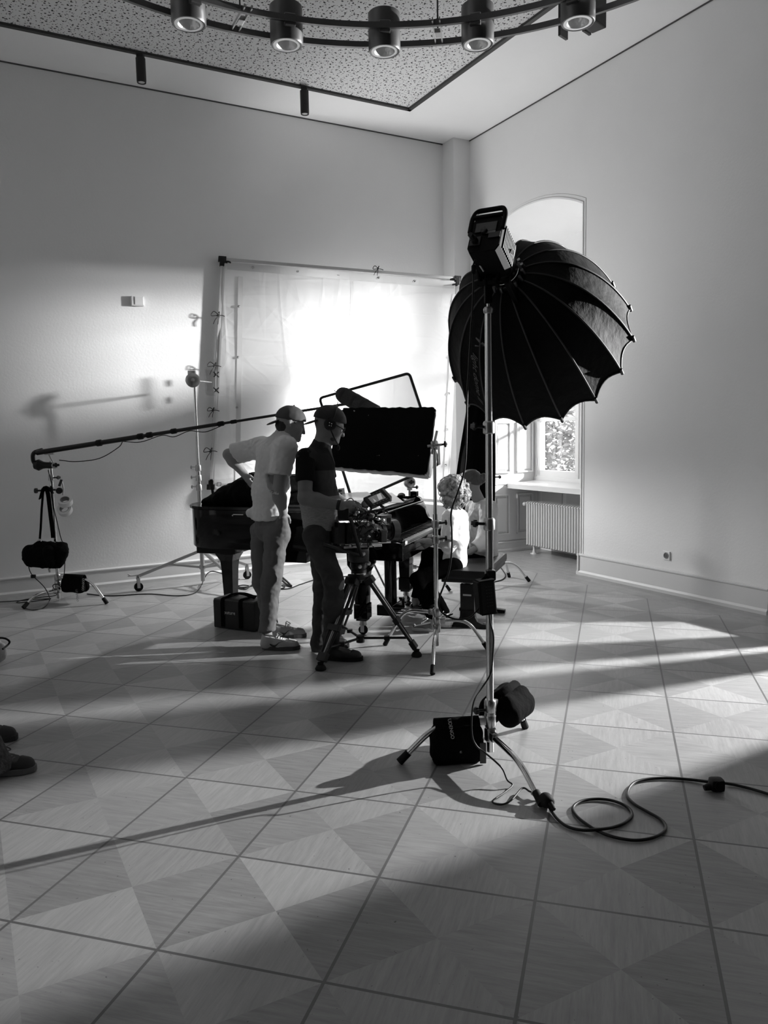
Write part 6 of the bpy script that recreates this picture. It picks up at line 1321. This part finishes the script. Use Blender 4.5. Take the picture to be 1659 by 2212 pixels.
for a, b in ((-.008, .008), (.008, .006), (-.004, -.010), (.010, -.008)): m.ball(hc - hl * .115 - hu * (.005 - b) + hf * a, .0035, 8)
m.build('indicator', mat('white_dot', .85, .4), hs)
m = MB(); m.tube(arc([hc - hl * .105 - hu * .02, hc - hl * .10 + hf * .05 - hu * .08, hc - hl * .06 + hf * .10 - hu * .125], 8), .0045, 8); m.ball(hc - hl * .055 + hf * .105 - hu * .14, (.012, .012, .018), 10); m.build('microphone_boom', BLACKPL, hs)
m = MB()
for k in (-1, 1): m.tube([hc + hf * .108 + hl * (.033 * k) + hl * (.024 * math.cos(a)) - hu * .014 + hu * (.018 * math.sin(a)) for a in [math.pi * 2 * q / 14 for q in range(14)]], .0028, 6, closed=True); m.cyl(hc + hf * .105 + hl * (.058 * k) - hu * .01, hc + hl * (.082 * k) + hu * .01, .003, seg=6)
m.cyl(hc + hf * .11 - hl * .01 - hu * .012, hc + hf * .11 + hl * .01 - hu * .012, .003, seg=6); m.build('glasses', BLACKPL, t)
soft('beard', [('e', T3(hc + hf * .042 - hu * .088), (.050, .056, .036), (T3(hf), T3(hl), T3(hu)))], mat('stubble', .05, .8), t, vox=.005)
wd_ = (J['wrR'] - J['elR']).normalized(); m = MB(); m.lathe(J['wrR'] - wd_ * .03, wd_, [(0, .034), (.004, .036), (.02, .036), (.024, .034)], 18); m.build('wristband', BLACKPL, t, smooth=40)
DSH = mat('black_shoe', .014, .5); h0 = PZ(700, 1424); shoe(t, h0, PZ(759, 1426) - h0 + V(0, .0, 0), .28, DSH, RUBBER, wide=.10); h1 = PZ(672, 1404); shoe(t, V(h1.x, h1.y + .02), V(.97, .1), .28, DSH, RUBBER, wide=.10)
# ---------------------------------------- child at the keyboard
fk = PL.copy(); rk = V(fk.y, -fk.x); latk = T3(rk)
t = thing('person', 'child with curly fair hair and white t-shirt seated at the piano keyboard', 'person', V(.58, 6.13))
J = dict(pel=P(985, 1216, 6.13), che=P(987, 1128, 6.13), nek=P(984, 1100, 6.13), hdc=P(978, 1064, 6.11), shL=P(972, 1118, 5.99), elL=P(968, 1180, 5.95), wrL=P(926, 1169, 5.97), shR=P(996, 1118, 6.27), elR=P(985, 1180, 6.32), wrR=P(938, 1158, 6.36),
         hiL=P(980, 1220, 6.05), knL=P(902, 1252, 5.97), anL=P(938, 1340, 5.98), hiR=P(990, 1218, 6.21), knR=P(912, 1245, 6.24), anR=P(962, 1330, 6.24))
fkh = Vector((-.86, .45, -.25)); ukh = V(-.22, .1, .95)
body = head_prims(J['hdc'], fkh, ukh, .92) + [('c', T3(J['nek'] - V(0, 0, .02)), T3(J['hdc'] - ukh * .05), .042, .040), ('c', T3(J['pel']), T3(J['che']), .080, .080, latk, 1.15), ('c', T3(J['shL']), T3(J['shR']), .04, .04)]
body += limb(J['shL'], J['elL'], .036, .030) + limb(J['elL'], J['wrL'], .030, .021) + hand_prims(J['wrL'], P(905, 1167, 5.99) - J['wrL'], V(0, -.15, 1), .80, .75, 1) + limb(J['shR'], J['elR'], .036, .030) + limb(J['elR'], J['wrR'], .030, .021) + hand_prims(J['wrR'], V(-.95, .3, -.1), V(0, .1, 1), .80, .75, -1)
body += limb(J['hiL'], J['knL'], .055, .042) + limb(J['knL'], J['anL'], .040, .028) + limb(J['hiR'], J['knR'], .055, .042) + limb(J['knR'], J['anR'], .040, .028) + [('c', T3(J['anL']), T3(J['anL'] - V(0, 0, .05)), .028, .03), ('c', T3(J['anR']), T3(J['anR'] - V(0, 0, .05)), .028, .03)]
soft('body', body, SKIN, t, vox=.0042, k=.018)
tee = [('c', T3(P(983, 1212, 6.13)), T3(P(986, 1165, 6.13)), .098, .090, latk, 1.22), ('c', T3(P(986, 1165, 6.13)), T3(J['che']), .090, .085, latk, 1.22), ('c', T3(J['shL']), T3(J['shR']), .056, .056), ('c', T3(J['che']), T3(J['nek']), .07, .050, latk, 1.1), ('c', T3(J['shL']), T3(J['elL']), .056, .064), ('c', T3(J['shR']), T3(J['elR']), .056, .064)]
soft('t_shirt', tee, mat('child_white_cotton', .78, .85, bump=(10, .35, .02)), t, vox=.006, k=.04, cuts=[(T3(P(985, 1231, 6.1)), (-.12, 0, -1)), (T3(P(968, 1164, 5.96)), T3((J['elL'] - J['shL']).normalized() + V(-.2, 0, 0)), .09), (T3(P(986, 1166, 6.31)), T3((J['elR'] - J['shR']).normalized()), .09), (T3(J['nek'] + V(0, 0, .012)), (0, 0, 1), .07)], disp=folds(10, 10, 7, .012, .3))
BTR = mat('black_trousers', .003, .95, spec=.0); tr = [('c', T3(P(985, 1212, 6.13)), T3(J['pel']), .078, .082, latk, 1.2)] + limb(J['hiL'], J['knL'], .070, .060) + limb(J['knL'], P(936, 1338, 5.98), .058, .044) + limb(J['hiR'], J['knR'], .070, .060) + limb(J['knR'], P(960, 1322, 6.24), .056, .044)
soft('trousers', tr, BTR, t, vox=.007, k=.025, cuts=[(T3(P(936, 1336, 5.98)), (-.2, 0, -1), .08), (T3(P(960, 1322, 6.24)), (-.2, 0, -1), .08)], disp=folds(9, 9, 12, .005))
# curly hair: a cap of overlapping curls
HAIRK = mat('fair_curly_hair', .24, .45, noise_v=(26, .6), bump=(38, .8, .02)); rr = random.Random(21); kf_ = fkh.normalized(); kl = ukh.cross(kf_).normalized(); ku = kf_.cross(kl); hc = J['hdc']
pr = [('e', T3(hc + ku * .022 - kf_ * .012), (.106, .098, .102), (T3(kf_), T3(kl), T3(ku)))]
for i in range(150):
    v_ = Vector((rr.gauss(0, 1), rr.gauss(0, 1), rr.gauss(0, 1))).normalized()
    if v_.dot(kf_) > .55 and v_.dot(ku) < .35: continue
    if v_.dot(ku) < -.75: continue
    p = hc + ku * .005 - kf_ * .012 + kf_ * (v_.dot(kf_) * .108) + kl * (v_.dot(kl) * .112) + ku * (v_.dot(ku) * .115); pr.append(('e', T3(p), (.020 + .010 * rr.random(),) * 3))
hr = soft('curly_hair', pr, HAIRK, t, vox=.005, k=.012, disp=lambda p: .006 * noise.noise(p * 45) + .004 * noise.noise(p * 90))
for i in range(90):
    v_ = Vector((rr.gauss(0, 1), rr.gauss(0, 1), rr.gauss(-.25, .8))).normalized()
    if v_.dot(kf_) > .5 and v_.dot(ku) < .35: continue
    p = hc + v_ * .112; e1 = v_.orthogonal().normalized(); e2 = v_.cross(e1); a0 = rr.random() * 6; m = MB()
    m.tube([p + (e1 * math.cos(a0 + k * .75) + e2 * math.sin(a0 + k * .75)) * (.014 + .004 * rr.random()) + v_ * (.012 * math.sin(k * .5)) - V(0, 0, .006 * k) for k in range(10)], [.0042 * (1 - .06 * k) for k in range(10)], 5); m.build('curl', HAIRK, hr, smooth=60)
WSN = mat('white_sneaker', .72, .55); h0 = PZ(946, 1364); shoe(t, h0, PZ(908, 1362) - h0, .21, mat('grey_suede_sneaker', .22, .8), WSN, wide=.078, high=.075, laces=LACE); h1 = PZ(975, 1356); shoe(t, h1, PZ(940, 1350) - h1, .21, WSN, WSN, wide=.078, high=.078, laces=LACE)
# ---------------------------------------- woman beside the child
fw = Vector((-.93, .34, 0)).normalized(); rw = V(fw.y, -fw.x); latw = T3(rw)
t = thing('person', 'woman with hair in a bun and pale blouse seated beside the child on the bench', 'person', V(.84, 6.66))
J = dict(pel=P(1042, 1215, 6.68), che=P(1038, 1115, 6.68), nek=P(1037, 1080, 6.68), hdc=P(1015, 1043, 6.66), shL=P(1056, 1100, 6.52), elL=P(1052, 1168, 6.46), wrL=P(1016, 1192, 6.40), shR=P(1022, 1098, 6.86), elR=P(1010, 1165, 6.92), wrR=P(985, 1188, 6.80),
         hiL=P(1038, 1218, 6.58), knL=P(936, 1208, 6.52), anL=P(924, 1305, 6.52), hiR=P(1044, 1216, 6.80), knR=P(928, 1200, 6.72), anR=P(898, 1296, 6.78))
fwh = Vector((-.92, .22, -.34)); uwh = V(-.32, .05, .94)
body = head_prims(J['hdc'], fwh, uwh, .94) + [('c', T3(J['nek'] - V(0, 0, .03)), T3(J['hdc'] - uwh * .05 - fwh * .01), .052, .048), ('c', T3(J['pel']), T3(J['che']), .095, .090, latw, 1.25), ('c', T3(J['shL']), T3(J['shR']), .045, .045)]
body += limb(J['shL'], J['elL'], .042, .036) + limb(J['elL'], J['wrL'], .036, .024) + hand_prims(J['wrL'], V(-.9, .1, -.25), V(-.1, -.3, 1), .92, .6, 1) + limb(J['shR'], J['elR'], .042, .036) + limb(J['elR'], J['wrR'], .036, .024) + hand_prims(J['wrR'], V(-.9, .1, -.1), V(0, .2, 1), .92, .6, -1)
body += limb(J['hiL'], J['knL'], .072, .052) + limb(J['knL'], J['anL'], .048, .032) + limb(J['hiR'], J['knR'], .072, .052) + limb(J['knR'], J['anR'], .048, .032) + [('c', T3(J['anL']), T3(J['anL'] - V(0, 0, .05)), .032, .03), ('c', T3(J['anR']), T3(J['anR'] - V(0, 0, .05)), .032, .03)]
soft('body', body, SKIN, t, vox=.005, k=.02)
bl = [('c', T3(P(1046, 1200, 6.68)), T3(P(1042, 1150, 6.68)), .122, .112, latw, 1.25), ('c', T3(P(1042, 1150, 6.68)), T3(J['che']), .112, .100, latw, 1.30), ('c', T3(J['shL']), T3(J['shR']), .062, .062), ('c', T3(J['che']), T3(J['nek']), .085, .06, latw, 1.3), ('c', T3(J['shL']), T3(J['elL']), .066, .086), ('c', T3(J['elL']), T3(P(1026, 1184, 6.42)), .078, .055), ('c', T3(J['shR']), T3(J['elR']), .064, .08), ('c', T3(J['elR']), T3(J['wrR']), .07, .045)]
soft('blouse', bl, mat('pale_blouse', .62, .75, bump=(8, .3, .03)), t, vox=.007, k=.045, cuts=[(T3(P(1045, 1212, 6.6)), (.1, 0, -1)), (T3(J['nek'] + V(-.01, 0, -.005)), T3(Vector((-.2, 0, 1))), .10), (T3(P(1026, 1184, 6.42)), T3((J['wrL'] - J['elL']).normalized()), .09)], disp=folds(12, 12, 3.0, .014, .3))
tr = [('c', T3(P(1042, 1205, 6.68)), T3(J['pel']), .098, .10, latw, 1.25)] + limb(J['hiL'], J['knL'], .088, .070) + limb(J['knL'], P(924, 1300, 6.52), .066, .048) + limb(J['hiR'], J['knR'], .088, .070) + limb(J['knR'], P(898, 1292, 6.78), .066, .048)
soft('trousers', tr, BTR, t, vox=.008, k=.03, cuts=[(T3(P(924, 1298, 6.52)), (0, 0, -1), .08), (T3(P(898, 1290, 6.78)), (0, 0, -1), .08)], disp=folds(8, 8, 10, .005))
wf = fwh.normalized(); wl = uwh.cross(wf).normalized(); wu = wf.cross(wl); hc = J['hdc']; HW = mat('mid_hair', .055, .38, noise_v=(40, .3), bump=(60, .5, .01)); wax = (T3(wf), T3(wl), T3(wu))
strands = lambda p: .003 * noise.noise(V((p - hc).dot(wl) * 20, (p - hc).dot(wu) * 60, (p - hc).dot(wf) * 8))
hr = soft('hair', [('e', T3(hc - wf * .016 + wu * .020), (.098, .082, .094), wax), ('c', T3(hc + wf * .07 + wu * .07), T3(hc + wf * .098 + wu * .035), .03, .018), ('c', T3(hc - wl * .075 + wf * .05 + wu * .03), T3(hc - wf * .085 - wu * .01), .022, .025), ('c', T3(hc + wl * .075 + wf * .05 + wu * .03), T3(hc - wf * .085 - wu * .01), .022, .025)], HW, t, vox=.005, k=.03,
          cuts=[(T3(hc - wf * .015 - wu * .010), T3((wf * .55 - wu * .83).normalized()))], disp=strands)
soft('hair_bun', [('e', T3(hc - wf * .112 + wu * .0), (.034, .036, .040), wax), ('c', T3(hc - wf * .10 - wu * .02), T3(hc - wf * .135 + wu * .01), .02, .024)], HW, hr, vox=.005, k=.02, disp=lambda p: .005 * noise.noise(p * 50))
DS = mat('polished_black_shoe', .012, .16); h0 = PZ(934, 1322); shoe(t, h0, PZ(902, 1318) - h0, .235, DS, RUBBER, wide=.08, high=.07, sole_h=.014); h1 = PZ(932, 1312); h1 = V(h1.x + .0, h1.y + .12); shoe(t, h1, V(-.97, -.1), .235, DS, RUBBER, wide=.08, high=.07, sole_h=.014)
# ---------------------------------------- person at the left edge, only the feet in view
t = thing('person', 'person at the left edge in dark jeans and dark sneakers, only the feet visible', 'person', V(-1.95, 3.5))
o0 = PZ(72, 1668); o1 = PZ(36, 1598); bx = V(o0.x - .26, o0.y); by = V(o1.x - .27, o1.y); cx_ = V(o0.x - .66, (o0.y + o1.y) / 2)
pel = cx_ + V(-.03, 0, .94); che = cx_ + V(-.02, 0, 1.30); nek = cx_ + V(0, 0, 1.48); hdc = cx_ + V(.03, 0, 1.63); aN = bx + V(.09, -.05, .09); aF = by + V(.05, 0, .09); LT = (0, 1, 0)
body = head_prims(hdc, V(1, .1, -.1), V(0, 0, 1)) + [('c', T3(nek), T3(hdc - V(0, 0, .05)), .06, .055), ('c', T3(pel), T3(che), .10, .11, LT, 1.4), ('c', T3(che + V(0, .18, .10)), T3(che + V(0, -.18, .10)), .055, .055)]
for s, an in ((-1, aN), (1, aF)):
    sh = che + V(0, .19 * s, .1); el = sh + V(-.02, .03 * s, -.28); wr = el + V(.05, 0, -.25); body += limb(sh, el, .05, .04) + limb(el, wr, .04, .028) + hand_prims(wr, V(.1, 0, -1), V(0, s, 0), 1, .5, s)
    hp = pel + V(0, .10 * s, -.05); kn = hp.lerp(an, .5) + V(.03, 0, 0); body += limb(hp, kn, .075, .052) + limb(kn, an, .05, .036)
    body.append(('c', T3(an), T3(an + V(.02, 0, -.04)), .036, .035))
soft('body', body, SKIN, t, vox=.008, k=.025)
soft('t_shirt', [('c', T3(pel), T3(che), .125, .125, LT, 1.45), ('c', T3(che + V(0, .18, .10)), T3(che + V(0, -.18, .10)), .075, .075)], mat('black_jersey', .009, .9, spec=.1), t, vox=.012, k=.05, cuts=[(T3(pel - V(0, 0, .03)), (0, 0, -1))])
tr = [('c', T3(pel + V(0, 0, .02)), T3(pel - V(0, 0, .06)), .11, .115, LT, 1.3)]
for s, an in ((-1, aN), (1, aF)): hp = pel + V(0, .10 * s, -.05); kn = hp.lerp(an, .5) + V(.03, 0, 0); tr += limb(hp, kn, .09, .07) + limb(kn, an - V(0, 0, .03), .070, .066 if s > 0 else .088)
soft('jeans', tr, mat('knitted_denim', .06, .95, bump=(110, .9, .01), noise_v=(60, .5)), t, vox=.009, k=.03, cuts=[((0, 0, .035), (0, 0, -1))], disp=folds(9, 9, 14, .006))
DS2 = mat('charcoal_sneaker', .03, .75); shoe(t, bx, V(1, .05), .27, DS2, mat('grey_sole', .14, .6), wide=.105, high=.10, laces=mat('grey_lace', .12, .7)); shoe(t, by, V(1, .0), .275, DS2, mat('charcoal_sole', .03, .7), wide=.105, high=.10)
t = thing('cloth_bag', 'pale cloth bag with a black loop handle on the floor at the left edge', 'bag', PZ(-25, 1435))
q = PZ(-14, 1432); soft('bag_body', [('c', T3(q + V(-.12, 0, .06)), T3(q + V(.04, 0, .06)), .07, .055), ('c', T3(q + V(-.1, 0, .12)), T3(q + V(.055, 0, .11)), .06, .035), ('c', T3(q + V(.0, 0, .12)), T3(q + V(.03, 0, .17)), .035, .025)], mat('pale_canvas', .42, .9, bump=(20, .4, .02)), t, vox=.008, k=.03, cuts=[((0, 0, .004), (0, 0, -1))], disp=lambda p: .010 * noise.noise(p * 22))
m = MB(); m.tube(arc([PZ(-10, 1400, .12), P(-4, 1380, q.y), P(10, 1379, q.y), P(20, 1385, q.y), P(18, 1392, q.y), PZ(6, 1402, .12)], 8), .007, 8); m.build('loop_handle', RUBBER, t, smooth=60)
bpy.context.view_layer.update()
